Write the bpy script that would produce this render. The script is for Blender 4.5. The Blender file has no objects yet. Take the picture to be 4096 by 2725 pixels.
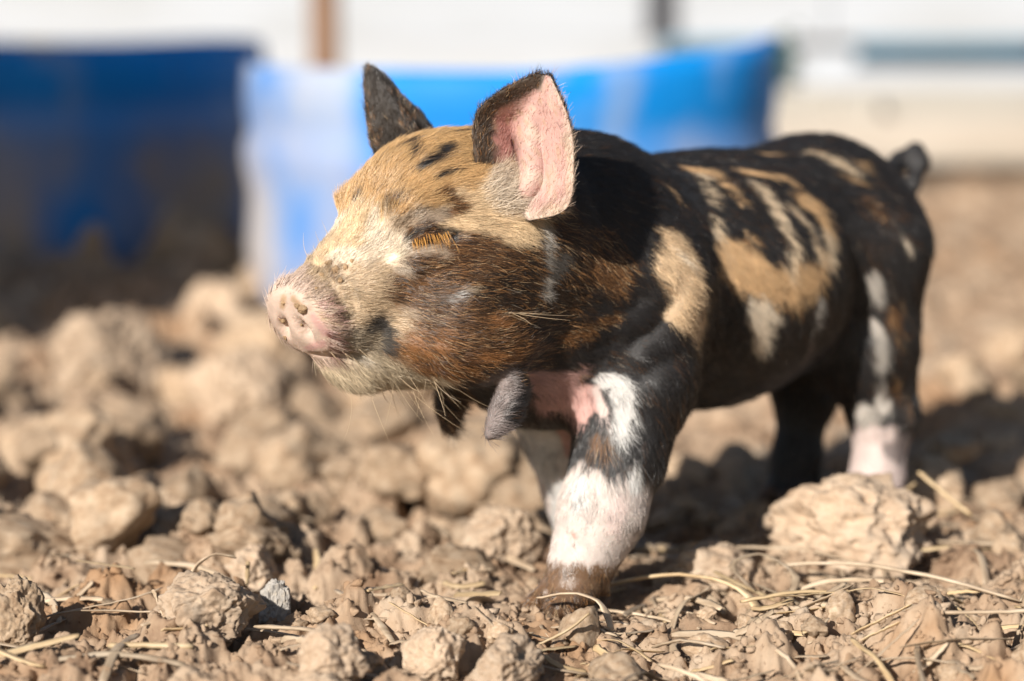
import bpy, bmesh, math, random
import numpy as np
from mathutils import Vector, Matrix
R = math.radians
scene = bpy.context.scene
col = scene.collection
# ---------------------------------------------------------------- camera, sky, sun, exposure
CAM_H = .296
cam_d = bpy.data.cameras.new('camera'); cam = bpy.data.objects.new('camera', cam_d); col.objects.link(cam)
cam.location = (0, 0, CAM_H); cam.rotation_euler = (R(90-8.7), 0, 0)
cam_d.lens = 85; cam_d.sensor_width = 36; cam_d.clip_start = .02; cam_d.clip_end = 500
cam_d.dof.use_dof = True; cam_d.dof.focus_distance = 1.078; cam_d.dof.aperture_fstop = 3.7; cam_d.dof.aperture_blades = 0
scene.camera = cam
SUN_EL, SUN_AZ = 28.5, 31.0            # degrees; azimuth: how far to the left of straight behind the camera the sun stands
sdir = Vector((-math.sin(R(SUN_AZ))*math.cos(R(SUN_EL)), -math.cos(R(SUN_AZ))*math.cos(R(SUN_EL)), math.sin(R(SUN_EL))))
world = bpy.data.worlds.new('World'); scene.world = world; world.use_nodes = True
wn = world.node_tree; wn.nodes.clear()
sky = wn.nodes.new('ShaderNodeTexSky'); sky.sky_type = 'NISHITA'; sky.sun_disc = False
sky.sun_elevation = R(SUN_EL); sky.sun_rotation = math.atan2(sdir.x, sdir.y)
bg = wn.nodes.new('ShaderNodeBackground'); bg.inputs['Strength'].default_value = .05
wo = wn.nodes.new('ShaderNodeOutputWorld'); wn.links.new(sky.outputs[0], bg.inputs[0]); wn.links.new(bg.outputs[0], wo.inputs[0])
sun_d = bpy.data.lights.new('sun', 'SUN'); sun_d.energy = 5.0; sun_d.angle = R(.53); sun_d.color = (1, .94, .86)
sun = bpy.data.objects.new('sun', sun_d); col.objects.link(sun); sun.location = (-3, -5, 4); sun.rotation_euler = sdir.to_track_quat('Z', 'Y').to_euler()
scene.view_settings.view_transform = 'Standard'; scene.view_settings.look = 'None'; scene.view_settings.exposure = .48; scene.view_settings.gamma = 1; scene.view_settings.use_curve_mapping = False
scene.render.engine = 'CYCLES'
scene.cycles.use_denoising = True
scene.cycles.max_bounces = 6; scene.cycles.transparent_max_bounces = 4; scene.cycles.diffuse_bounces = 2
# ---------------------------------------------------------------- helpers
def tag(o, label=None, cat=None, group=None, kind=None):
    if label: o['label'] = label
    if cat: o['category'] = cat
    if group: o['group'] = group
    if kind: o['kind'] = kind
    return o
def empty(name, loc, rz=0):
    o = bpy.data.objects.new(name, None); col.objects.link(o); o.location = loc; o.rotation_euler = (0, 0, rz); o.empty_display_size = .05; return o
def mesh(name, V, Fc, smooth=True):
    m = bpy.data.meshes.new(name); V = np.asarray(V, np.float32)
    if isinstance(Fc, np.ndarray):
        m.vertices.add(len(V)); m.vertices.foreach_set('co', V.ravel()); n, k = Fc.shape
        m.loops.add(n*k); m.polygons.add(n); m.loops.foreach_set('vertex_index', Fc.astype(np.int32).ravel())
        m.polygons.foreach_set('loop_start', np.arange(0, n*k, k, dtype=np.int32)); m.update(calc_edges=True)
    else: m.from_pydata(V.tolist(), [], Fc)
    if smooth: m.polygons.foreach_set('use_smooth', np.ones(len(m.polygons), bool))
    m.update(); return m
def obj(name, m, mat=None, parent=None):
    o = bpy.data.objects.new(name, m); col.objects.link(o)
    if mat: m.materials.append(mat)
    if parent: o.parent = parent
    return o
class NT:
    """tiny node-tree helper"""
    def __init__(s, name):
        s.m = bpy.data.materials.new(name); s.m.use_nodes = True; s.t = s.m.node_tree; s.b = s.t.nodes['Principled BSDF']; s.o = s.t.nodes['Material Output']
    def n(s, typ, **kw):
        x = s.t.nodes.new('ShaderNode'+typ)
        for k, v in kw.items():
            if k.startswith('i_'): x.inputs[k[2:].replace('_', ' ')].default_value = v
            else: setattr(x, k, v)
        return x
    def l(s, a, b): s.t.links.new(a, b)
    def noise(s, vec, scale, detail=5, rough=.55):
        x = s.n('TexNoise'); x.inputs['Scale'].default_value = scale; x.inputs['Detail'].default_value = detail; x.inputs['Roughness'].default_value = rough
        if vec: s.l(vec, x.inputs['Vector'])
        return x.outputs['Fac']
    def ramp(s, fac, stops):
        x = s.n('ValToRGB'); e = x.color_ramp.elements
        while len(e) < len(stops): e.new(.5)
        for q, (p, c) in zip(e, stops): q.position = p; q.color = (*c, 1) if len(c) == 3 else c
        s.l(fac, x.inputs[0]); return x.outputs[0]
    def mix(s, fac, a, b, mode='MIX'):
        x = s.n('MixRGB', blend_type=mode)
        for i, v in enumerate((fac, a, b)):
            if hasattr(v, 'links'): s.l(v, x.inputs[i])
            elif isinstance(v, (int, float)): x.inputs[i].default_value = v
            else: x.inputs[i].default_value = (*v, 1)
        return x.outputs[0]
    def bump(s, h, strength, dist=.01):
        x = s.n('Bump'); x.inputs['Strength'].default_value = strength; x.inputs['Distance'].default_value = dist; s.l(h, x.inputs['Height']); s.l(x.outputs[0], s.b.inputs['Normal'])
# ---------------------------------------------------------------- noise (numpy)
def _hash(ix, iy, iz, seed):
    h = (ix.astype(np.int64)*374761393 + iy.astype(np.int64)*668265263 + iz.astype(np.int64)*2147483647 + seed*1274126177) & 0xFFFFFFFF
    h = ((h ^ (h >> 13))*1274126177) & 0xFFFFFFFF
    h = ((h ^ (h >> 15))*2246822519) & 0xFFFFFFFF
    return ((h ^ (h >> 16)) & 0xFFFFFF).astype(np.float64)/float(0xFFFFFF)
def vnoise(P, s, seed=0):
    """value noise in -1..1; P (n,3), s = feature size"""
    Q = P/s; I = np.floor(Q).astype(np.int64); F = Q-I; F = F*F*F*(F*(F*6-15)+10)
    out = 0
    flat = not P[:, 2].any()
    for dx in (0, 1):
        wx = F[:, 0] if dx else 1-F[:, 0]
        for dy in (0, 1):
            wy = F[:, 1] if dy else 1-F[:, 1]
            for dz in ((0,) if flat else (0, 1)):
                wz = F[:, 2] if dz else 1-F[:, 2]
                out = out + wx*wy*wz*_hash(I[:, 0]+dx, I[:, 1]+dy, I[:, 2]+dz, seed)
    return out*2-1
def fbm(P, s, octv=4, seed=0, gain=.5):
    o = 0; a = 1; t = 0
    for k in range(octv):
        o = o + a*vnoise(P+np.array([17.3, 17.3, 0 if not P[:, 2].any() else 17.3])*k*s, s/2**k, seed+k); t += a; a *= gain
    return o/t
def smooth01(x): x = np.clip(x, 0, 1); return x*x*(3-2*x)

# ---------------------------------------------------------------- ground: one sheet of loose cloddy soil
def lumps(x, y, s, seed, r0, r1, sharp=.6):
    """rounded clods: jittered cells, highest of the neighbours"""
    ix, iy = np.floor(x/s).astype(np.int64), np.floor(y/s).astype(np.int64); z0 = np.zeros_like(ix); out = np.zeros_like(x)
    for dx in (-1, 0, 1):
        for dy in (-1, 0, 1):
            a, b = ix+dx, iy+dy; px = (a+.15+.7*_hash(a, b, z0, seed))*s; py = (b+.15+.7*_hash(a, b, z0, seed+1))*s
            r = s*(r0+(r1-r0)*_hash(a, b, z0, seed+2)); hgt = .35+.65*_hash(a, b, z0, seed+3)
            d2 = ((x-px)**2+(y-py)**2)/(r*r); out = np.maximum(out, hgt*r*np.clip(1-d2, 0, 1)**sharp)
    return out
def ground_height(x, y):
    x = np.atleast_1d(np.asarray(x, float)); y = np.atleast_1d(np.asarray(y, float)); P = np.stack([x, y, np.zeros_like(x)], 1)
    w1, w2 = .020*fbm(P, .05, 5, 5, .6), .020*fbm(P, .05, 5, 6, .6); xw, yw = x+w1, y+w2
    far = smooth01((y-1.10)/.35)*smooth01((.14-x)/.25)
    rough = .55+.45*smooth01(.5+fbm(P, .22, 2, 8)*1.2)
    z = .022*fbm(P, .38, 3, 1)+.016*far*(fbm(P, .16, 2, 2)+.2)
    z = z+rough*((.80+.75*far)*lumps(xw, yw, .055, 40, .3, .60)+.55*far*lumps(xw+.03, yw, .10, 44, .25, .5)*smooth01((y-.9)/.2)+(.75+.2*far)*lumps(xw, yw, .024, 50, .25, .6)+.20*lumps(xw+w2*.5, yw, .0125, 60, .2, .66, .7))
    z = z+.014*rough*(.33-np.abs(fbm(P, .020, 3, 15, .6)))+.006*(.33-np.abs(fbm(P, .0085, 3, 9, .6)))+.005*fbm(P, .028, 3, 10)
    z = z-.017-.012*far
    for fx, fy, rr in ((.026, 1.10, .05), (.194, 1.272, .05), (.148, 1.325, .05), (.040, 1.20, .05)):      # the feet press the soil flat
        k_ = np.exp(-(((x-fx)**2+(y-fy)**2)/(rr*rr))**2); z = z*(1-k_)+(z*.3-.003)*k_
    fade = smooth01((y-4.0)/3); return z*(1-fade)
ny_, nx_ = 860, 760
t = np.linspace(0, 1, ny_); yy = 1/(1/.93+(1/4.6-1/.93)*t**.92); yy = np.concatenate([[.3, .6, .75, .85, .9], yy, [5, 5.6, 6.5, 8, 11, 16, 26, 45, 80, 150]])
gs_ = np.linspace(-1, 1, nx_-20)*.275; gs_ = np.concatenate([[-8, -4, -2.2, -1.4, -1, -.75, -.58, -.46, -.38, -.315], gs_, [.315, .38, .46, .58, .75, 1, 1.4, 2.2, 4, 8]])
GY, GS = np.meshgrid(yy, gs_, indexing='ij'); GX = GS*GY; hz = ground_height(GX.ravel(), GY.ravel())
GV = np.stack([GX.ravel(), GY.ravel(), hz], 1); m_ = len(gs_); a = (np.arange(len(yy)-1)[:, None]*m_+np.arange(m_-1)[None]).ravel()
k = NT('soil'); tc = k.n('TexCoord'); ob = tc.outputs['Object']
c1 = k.ramp(k.noise(ob, 26, 7, .62), [(.30, (.18, .11, .068)), (.44, (.32, .22, .145)), (.58, (.43, .32, .225)), (.76, (.54, .44, .335))])
c2 = k.mix(k.ramp(k.noise(ob, 9, 4), [(.52, (0, 0, 0)), (.70, (.75, .75, .75))]), c1, (.33, .18, .085))
c3 = k.mix(k.ramp(k.noise(ob, 420, 3, .6), [(.60, (0, 0, 0)), (.72, (.6, .6, .6))]), c2, (.16, .095, .055))
k.l(c3, k.b.inputs['Base Color']); k.b.inputs['Roughness'].default_value = .95; k.b.inputs['Specular IOR Level'].default_value = .15
mm = k.n('Math', operation='MULTIPLY_ADD'); k.l(k.noise(ob, 300, 8, .72), mm.inputs[0]); mm.inputs[1].default_value = 1; k.l(k.noise(ob, 1500, 4, .7), mm.inputs[2]); k.bump(mm.outputs[0], .8, .0005)
SOIL = k.m
ground = obj('ground', mesh('ground', GV, np.stack([a, a+1, a+m_+1, a+m_], 1)), SOIL); tag(ground, kind='structure')
HZ = hz.reshape(GY.shape)
def gz(x, y):
    """ground height by looking it up in the sheet"""
    i = int(np.clip(np.searchsorted(yy, y), 1, len(yy)-1)); j = int(np.clip(np.searchsorted(gs_, x/y), 1, len(gs_)-1)); ty = (y-yy[i-1])/(yy[i]-yy[i-1]); tx = (x/y-gs_[j-1])/(gs_[j]-gs_[j-1])
    return float((HZ[i-1, j-1]*(1-tx)+HZ[i-1, j]*tx)*(1-ty)+(HZ[i, j-1]*(1-tx)+HZ[i, j]*tx)*ty)
# ---------------------------------------------------------------- cut-down blue tubs
def tub(name, cx, cy, rad, rim, label, mat, seed):
    n = 128; th = np.linspace(0, 2*math.pi, n, endpoint=False); prof = [(-.004, 0), (.0, .012), (.004, .05), (.0, .10), (.006, .13), (.006, .145), (.0, .16), (.0, 1)]
    r_ = np.random.default_rng(seed); wob = sum(r_.normal(0, .006/k_)*np.sin(k_*th+r_.uniform(0, 6)) for k_ in range(2, 7))
    root = empty(name, (cx, cy, 0)); tag(root, label, 'tub', 'cut-down blue tubs')
    top = np.array([rim(a_) for a_ in th]); rows = []
    def ring(rr, zz): rows.append(np.stack([(rr+wob)*np.cos(th), (rr+wob)*np.sin(th), zz*np.ones(n)], 1))
    for dr, z in prof[:-1]: ring(rad+dr, z-.01)
    for f_ in (.25, .5, .75, 1): ring(rad+.004*math.sin(f_*3), .15+(top-.15)*f_)
    ring(rad-.005, top+.0005); ring(rad-.008, top-.004)
    for f_ in (.6, .3, 0): ring(rad-.009, .02+(top-.02)*f_)
    m_ = len(rows); V_ = np.concatenate(rows); F_ = []
    for i in range(m_-1):
        for j in range(n): F_.append([i*n+j, i*n+(j+1) % n, (i+1)*n+(j+1) % n, (i+1)*n+j])
    o = obj('shell', mesh('tub_shell', V_, np.array(F_)), mat, root)
    V2 = np.concatenate([[[0, 0, .02]], rows[-1]]); b = mesh('tub_base', V2, [(0, 1+j, 1+(j+1) % n) for j in range(n)]); obj('base', b, mat, root)
    return root
k = NT('blue_plastic'); tc = k.n('TexCoord'); ob = tc.outputs['Object']
mp = k.n('Mapping'); mp.inputs['Scale'].default_value = (1, 1, .45); k.l(ob, mp.inputs['Vector']); vv = mp.outputs[0]
base = k.ramp(k.noise(vv, 5, 3), [(.3, (.0, .17, .55)), (.7, (.002, .27, .76))])
scuff = k.ramp(k.noise(vv, 8.5, 5, .5), [(.56, (0, 0, 0)), (.70, (.75, .75, .75))])
gp = k.n('NewGeometry'); sx = k.n('SeparateXYZ'); k.l(ob, sx.inputs[0])
zl = k.ramp(sx.outputs['Z'], [(.0, (1, 1, 1)), (.10, (.6, .6, .6)), (.17, (0, 0, 0))])        # soil splashed up from the ground
nn = k.ramp(k.noise(vv, 7, 4), [(.35, (0, 0, 0)), (.6, (1, 1, 1))])
dz = k.mix(1, zl, nn, 'MULTIPLY')
xr = k.n('MapRange'); xr.inputs['From Min'].default_value = -.10; xr.inputs['From Max'].default_value = -.22; k.l(sx.outputs['X'], xr.inputs['Value']); xm = k.mix(1, xr.outputs[0], k.ramp(k.noise(vv, 9, 4), [(.36, (0, 0, 0)), (.56, (.85, .85, .85))]), 'MULTIPLY'); base = k.mix(xm, base, (.45, .43, .42))      # rubbed pale side
c1 = k.mix(scuff, base, (.42, .44, .48)); c2 = k.mix(dz, c1, (.50, .38, .27))
st = k.ramp(k.noise(ob, 6.3, 3), [(.62, (0, 0, 0)), (.72, (.8, .8, .8))]); c3 = k.mix(st, c2, (.50, .36, .24))
k.l(c3, k.b.inputs['Base Color']); k.b.inputs['Roughness'].default_value = .6; k.b.inputs['Specular IOR Level'].default_value = .3
BLUE = k.m
tub('feed_tub', .0, 2.31, .243, lambda a_: .211+.024*max(0, math.cos(a_))**1.5-.03*max(0, math.sin(a_)), 'sunlit scuffed blue plastic tub standing behind the piglet', BLUE, 3)
tub('feed_tub', -.555, 2.78, .268, lambda a_: .212+.004*math.sin(3*a_), 'shaded dark blue plastic tub standing in the shadow', BLUE, 8)
# ---------------------------------------------------------------- fences and boards behind
def box(lo, hi, bev=.003):
    bm = bmesh.new(); bmesh.ops.create_cube(bm, size=1); lo, hi = np.array(lo, float), np.array(hi, float)
    for v in bm.verts: v.co = Vector((lo+hi)/2+np.array(v.co)*(hi-lo))
    if bev: bmesh.ops.bevel(bm, geom=bm.edges[:], offset=bev, segments=2, affect='EDGES', profile=.5)
    m = bpy.data.meshes.new('box'); bm.to_mesh(m); bm.free(); return m
def painted(name, c, dirt, sc=9, rough=.5):
    k = NT(name); tc = k.n('TexCoord'); mp = k.n('Mapping'); mp.inputs['Scale'].default_value = (.25, 1, 1); k.l(tc.outputs['Object'], mp.inputs['Vector'])
    k.l(k.mix(k.ramp(k.noise(mp.outputs[0], sc, 6), [(.45, (0, 0, 0)), (.72, (.7, .7, .7))]), c, dirt), k.b.inputs['Base Color']); k.b.inputs['Roughness'].default_value = rough
    k.bump(k.noise(mp.outputs[0], sc*14, 4), .25, .004); return k.m
WHITE = painted('white_paint', (.47, .50, .54), (.38, .39, .39)); GREYW = painted('weathered_board', (.42, .39, .34), (.30, .26, .22)); CREAM = painted('pale_board', (.50, .44, .37), (.35, .30, .24)); WOOD = painted('brown_wood', (.24, .13, .07), (.12, .065, .035)); TEAL = painted('blue_trough', (.10, .30, .46), (.16, .30, .40))
fy = 4.25
fence = empty('board_fence', (0, fy, 0)); tag(fence, 'white painted board fence running behind the tubs', 'fence')
for px in (-1.35, .545, 2.42): obj('post', box((px-.05, -.05, -.02), (px+.05, .05, 1.25)), WHITE, fence)
for z0, z1, m in ((.178, .325, WHITE), (.47, .60, WHITE), (.76, .89, WHITE), (1.05, 1.18, WHITE)):
    for x0, x1 in ((-3.2, -1.352), (-1.348, .5435), (.5465, 2.418), (2.422, 4.2)): obj('rail', box((x0, -.078, z0), (x1, -.0525, z1)), m, fence)
for x0, x1 in ((.5465, 2.418), (2.422, 4.2)): obj('rail', box((x0, -.078, .045), (x1, -.0525, .132)), WHITE, fence)
bt = empty('timber_barrier', (0, 3.45, 0)); tag(bt, 'low barrier of pale weathered boards at the foot of the white fence', 'barrier')
obj('board', box((.25, .10, .055), (2.6, .135, .125), .004), GREYW, bt); obj('board', box((.25, -.01, .022), (2.6, .03, .088), .004), CREAM, bt)
for px in (.5, 1.3, 2.1): obj('stake', box((px-.03, .035, -.02), (px+.03, .097, .12), .003), GREYW, bt)
wt = empty('water_trough', (1.6, 5.6, 0)); tag(wt, 'long blue trough showing through the gap in the white fence', 'trough')
obj('side', box((-1.25, -.2, .0), (1.6, -.17, .34), .004), TEAL, wt); obj('side', box((-1.25, .17, .0), (1.6, .2, .34), .004), TEAL, wt); obj('end', box((-1.25, -.169, .0), (-1.22, .169, .34), .004), TEAL, wt); obj('end', box((1.57, -.169, .0), (1.6, .169, .34), .004), TEAL, wt); obj('floor', box((-1.219, -.169, .02), (1.569, .169, .05), .004), TEAL, wt)
tag(obj('wooden_post', box((-.275, 3.3, -.02), (-.235, 3.34, 1.1), .006), WOOD), 'brown wooden post behind the blue tubs', 'post')
tag(obj('low_wall', box((-3, 6.4, -.02), (4.5, 6.6, 1.3), .01), WHITE), 'pale rendered wall far behind the white fence', 'wall')
sh = empty('sun_blocker', (-1.655, .95, 0)); tag(sh, 'unseen plank screen added to shade the dark blue tub', 'blocker')  # added plank screen out of view, blocks the sun from the left tub
for i in range(8): obj('plank', box((-.63+i*.156, -.02, 0), (-.478+i*.156, .02, 1.58), .003), WOOD, sh)
for z in (.3, 1.4): obj('batten', box((-.63, .0225, z), (.61, .055, z+.09), .003), WOOD, sh)
# ---------------------------------------------------------------- piglet body: one implicit surface (millimetres, x forward, y left, z up)
HEAD_O = np.array([167., 9., 180.]); HEAD_YAW = math.radians(-13)
_hc, _hs = math.cos(HEAD_YAW), math.sin(HEAD_YAW)
HEAD_R = np.array([[_hc, -_hs, 0], [_hs, _hc, 0], [0, 0, 1.]])      # columns: head forward, left, up
def hd(f, l, u): return HEAD_O + HEAD_R @ np.array([f, l, u], float)

class Field:
    def __init__(s, lo, hi, h):
        s.h = h; s.lo = np.array(lo, float); s.n = np.ceil((np.array(hi)-s.lo)/h).astype(int)+1
        s.ax = [s.lo[i]+h*np.arange(s.n[i]) for i in range(3)]
        s.D = np.full(s.n, 60., np.float32)
    def box(s, lo, hi):
        a = np.clip(np.floor((lo-s.lo)/s.h).astype(int), 0, s.n); b = np.clip(np.ceil((hi-s.lo)/s.h).astype(int)+1, 0, s.n)
        sl = tuple(slice(a[i], b[i]) for i in range(3))
        g = [s.ax[0][sl[0]][:, None, None], s.ax[1][sl[1]][None, :, None], s.ax[2][sl[2]][None, None, :]]
        return sl, [x.astype(np.float32) for x in g]
    def put(s, sl, d, k, cut):
        a = s.D[sl]
        if cut:
            h = np.clip(.5-.5*(a+d)/k, 0, 1); s.D[sl] = a*(1-h)-d*h+k*h*(1-h)
        else:
            h = np.clip(.5+.5*(a-d)/k, 0, 1); s.D[sl] = a*(1-h)+d*h-k*h*(1-h)
    def cone(s, a, b, ra, rb, k=10, cut=False, sy=1.0):
        """round cone from a to b; sy squashes it sideways"""
        a = np.array(a, float); b = np.array(b, float); r = max(ra, rb)+k+8
        sl, (X, Y, Z) = s.box(np.minimum(a, b)-r, np.maximum(a, b)+r)
        d = b-a; L2 = max(float(d@d), 1e-6)
        px, py, pz = X-a[0], (Y-a[1]), Z-a[2]
        t = np.clip((px*d[0]+py*d[1]+pz*d[2])/L2, 0, 1)
        q = np.sqrt((px-t*d[0])**2+((py-t*d[1])/sy)**2+(pz-t*d[2])**2)
        s.put(sl, (q-(ra+t*(rb-ra)))*min(1, sy), k, cut)
    def chain(s, pts, k=8, cut=False):
        for (a, ra), (b, rb) in zip(pts[:-1], pts[1:]): s.cone(a, b, ra, rb, k, cut)
    def ell(s, c, r, k=10, R=None, cut=False):
        c = np.array(c, float); r = np.array(r, float); m = r.max()+k+8
        sl, (X, Y, Z) = s.box(c-m, c+m); R = np.eye(3) if R is None else R
        p = [X-c[0], Y-c[1], Z-c[2]]
        q = [p[0]*R[0, i]+p[1]*R[1, i]+p[2]*R[2, i] for i in range(3)]
        k0 = np.sqrt(sum((q[i]/r[i])**2 for i in range(3))); k1 = np.sqrt(sum((q[i]/r[i]**2)**2 for i in range(3)))+1e-6
        s.put(sl, k0*(k0-1)/k1, k, cut)

def surface_nets(F):
    D = F.D; nx, ny, nz = D.shape; ins = D < 0
    c = np.zeros((nx-1, ny-1, nz-1), np.uint8)
    for dx in (0, 1):
        for dy in (0, 1):
            for dz in (0, 1): c += ins[dx:nx-1+dx, dy:ny-1+dy, dz:nz-1+dz]
    act = (c > 0) & (c < 8); idx = np.full(act.shape, -1, np.int64); cells = np.argwhere(act); idx[act] = np.arange(len(cells))
    acc = np.zeros((len(cells), 3)); cnt = np.zeros(len(cells)); cor = {}
    for dx in (0, 1):
        for dy in (0, 1):
            for dz in (0, 1): cor[dx, dy, dz] = D[cells[:, 0]+dx, cells[:, 1]+dy, cells[:, 2]+dz].astype(float)
    for a in cor:
        for i in range(3):
            if a[i] == 0:
                b = list(a); b[i] = 1; b = tuple(b); va, vb = cor[a], cor[b]; m = (va < 0) != (vb < 0)
                t = np.where(m, va/np.where(m, va-vb, 1), 0); p = np.repeat(np.array([a], float), len(cells), 0); p[:, i] = t
                acc[m] += p[m]; cnt[m] += 1
    V = F.lo+F.h*(cells+acc/cnt[:, None]); Q = []
    for i in range(3):
        j, k = (i+1) % 3, (i+2) % 3
        s0 = [slice(None)]*3; s1 = [slice(None)]*3; s0[i] = slice(0, -1); s1[i] = slice(1, None)
        A, Bv = ins[tuple(s0)], ins[tuple(s1)]; e = np.argwhere(A != Bv)
        e = e[(e[:, j] > 0) & (e[:, k] > 0) & (e[:, j] < D.shape[j]-1) & (e[:, k] < D.shape[k]-1)]
        fl = A[e[:, 0], e[:, 1], e[:, 2]]
        def cell(oj, ok):
            q = e.copy(); q[:, j] -= oj; q[:, k] -= ok; return idx[q[:, 0], q[:, 1], q[:, 2]]
        q = np.stack([cell(1, 1), cell(0, 1), cell(0, 0), cell(1, 0)], 1); q[~fl] = q[~fl][:, ::-1]; Q.append(q)
    return V, np.concatenate(Q)

def ear_mesh(rows, thick, cup, nu=28, nv=26, fold=0.0):
    """rows: list of (front point, back point) from base to tip; cup = list of depth vectors; returns a closed leaf"""
    rows = np.array(rows, float); ns = len(rows); ss = np.linspace(0, 1, nu); 
    def cat(A, s):
        x = s*(len(A)-1); i = np.clip(np.floor(x).astype(int), 0, len(A)-2); t = (x-i)[:, None]
        a = A[np.clip(i-1, 0, len(A)-1)]; b = A[i]; c = A[i+1]; d = A[np.clip(i+2, 0, len(A)-1)]
        return .5*((2*b)+(-a+c)*t+(2*a-5*b+4*c-d)*t*t+(-a+3*b-3*c+d)*t**3)
    Fp, Bp, C = cat(rows[:, 0], ss), cat(rows[:, 1], ss), cat(np.array(cup, float), ss)
    tt = np.linspace(-1, 1, nv); P = np.zeros((nu, nv, 3))
    for j, t in enumerate(tt):
        w = (t+1)/2; P[:, j] = Fp*(1-w)+Bp*w+C*((1-t*t)*(1-.48*math.exp(-((t-.12)/.17)**2)*np.clip(1.25-1.4*ss, 0, 1)+.40*math.exp(-((t+.35)/.22)**2)*np.clip(1.3-1.8*ss, 0, 1)))[:, None]
    du = np.gradient(P, axis=0); dv = np.gradient(P, axis=1); N = np.cross(du, dv); N /= np.linalg.norm(N, axis=2, keepdims=True)+1e-9
    edge = np.clip(1-np.abs(tt)**6, .12, 1)[None, :]*np.ones((nu, 1)); edge[-1] = .15; edge[-2] *= .6
    th = thick*edge[..., None]*np.linspace(1.5, .8, nu)[:, None, None]
    top, bot = P+N*th*.5, P-N*th*.5
    V = np.concatenate([top.reshape(-1, 3), bot.reshape(-1, 3)]); n = nu*nv; Q = []
    for i in range(nu-1):
        for j in range(nv-1):
            a = i*nv+j; q = [a, a+nv, a+nv+1, a+1]; Q.append(q); Q.append([n+x for x in q[::-1]])
    for i in range(nu-1):
        a = i*nv; Q.append([a, n+a, n+a+nv, a+nv]); a = i*nv+nv-1; Q.append([a, a+nv, n+a+nv, n+a])
    for j in range(nv-1):
        a = (nu-1)*nv+j; Q.append([a, n+a, n+a+1, a+1]); a = j; Q.append([a, a+1, n+a+1, n+a])
    uv = np.stack(np.meshgrid(ss, tt, indexing='ij'), -1).reshape(-1, 2)
    inner = float((N*C[:, None, :]).sum()) < 0                       # the hollow side looks against the cup vectors
    Q = np.array(Q)
    if ((np.cross(V[Q[0, 2]]-V[Q[0, 0]], V[Q[0, 3]]-V[Q[0, 1]])*N[0, 0]).sum()) < 0: Q = Q[:, ::-1]
    return V, Q, np.concatenate([uv, uv]), np.concatenate([np.full(n, float(inner)), np.full(n, float(not inner))])

def vert_normals(V, Q):
    a = np.cross(V[Q[:, 2]]-V[Q[:, 0]], V[Q[:, 3]]-V[Q[:, 1]]); N = np.zeros_like(V)
    for i in range(4): np.add.at(N, Q[:, i], a)
    return N/(np.linalg.norm(N, axis=1, keepdims=True)+1e-9)

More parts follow.
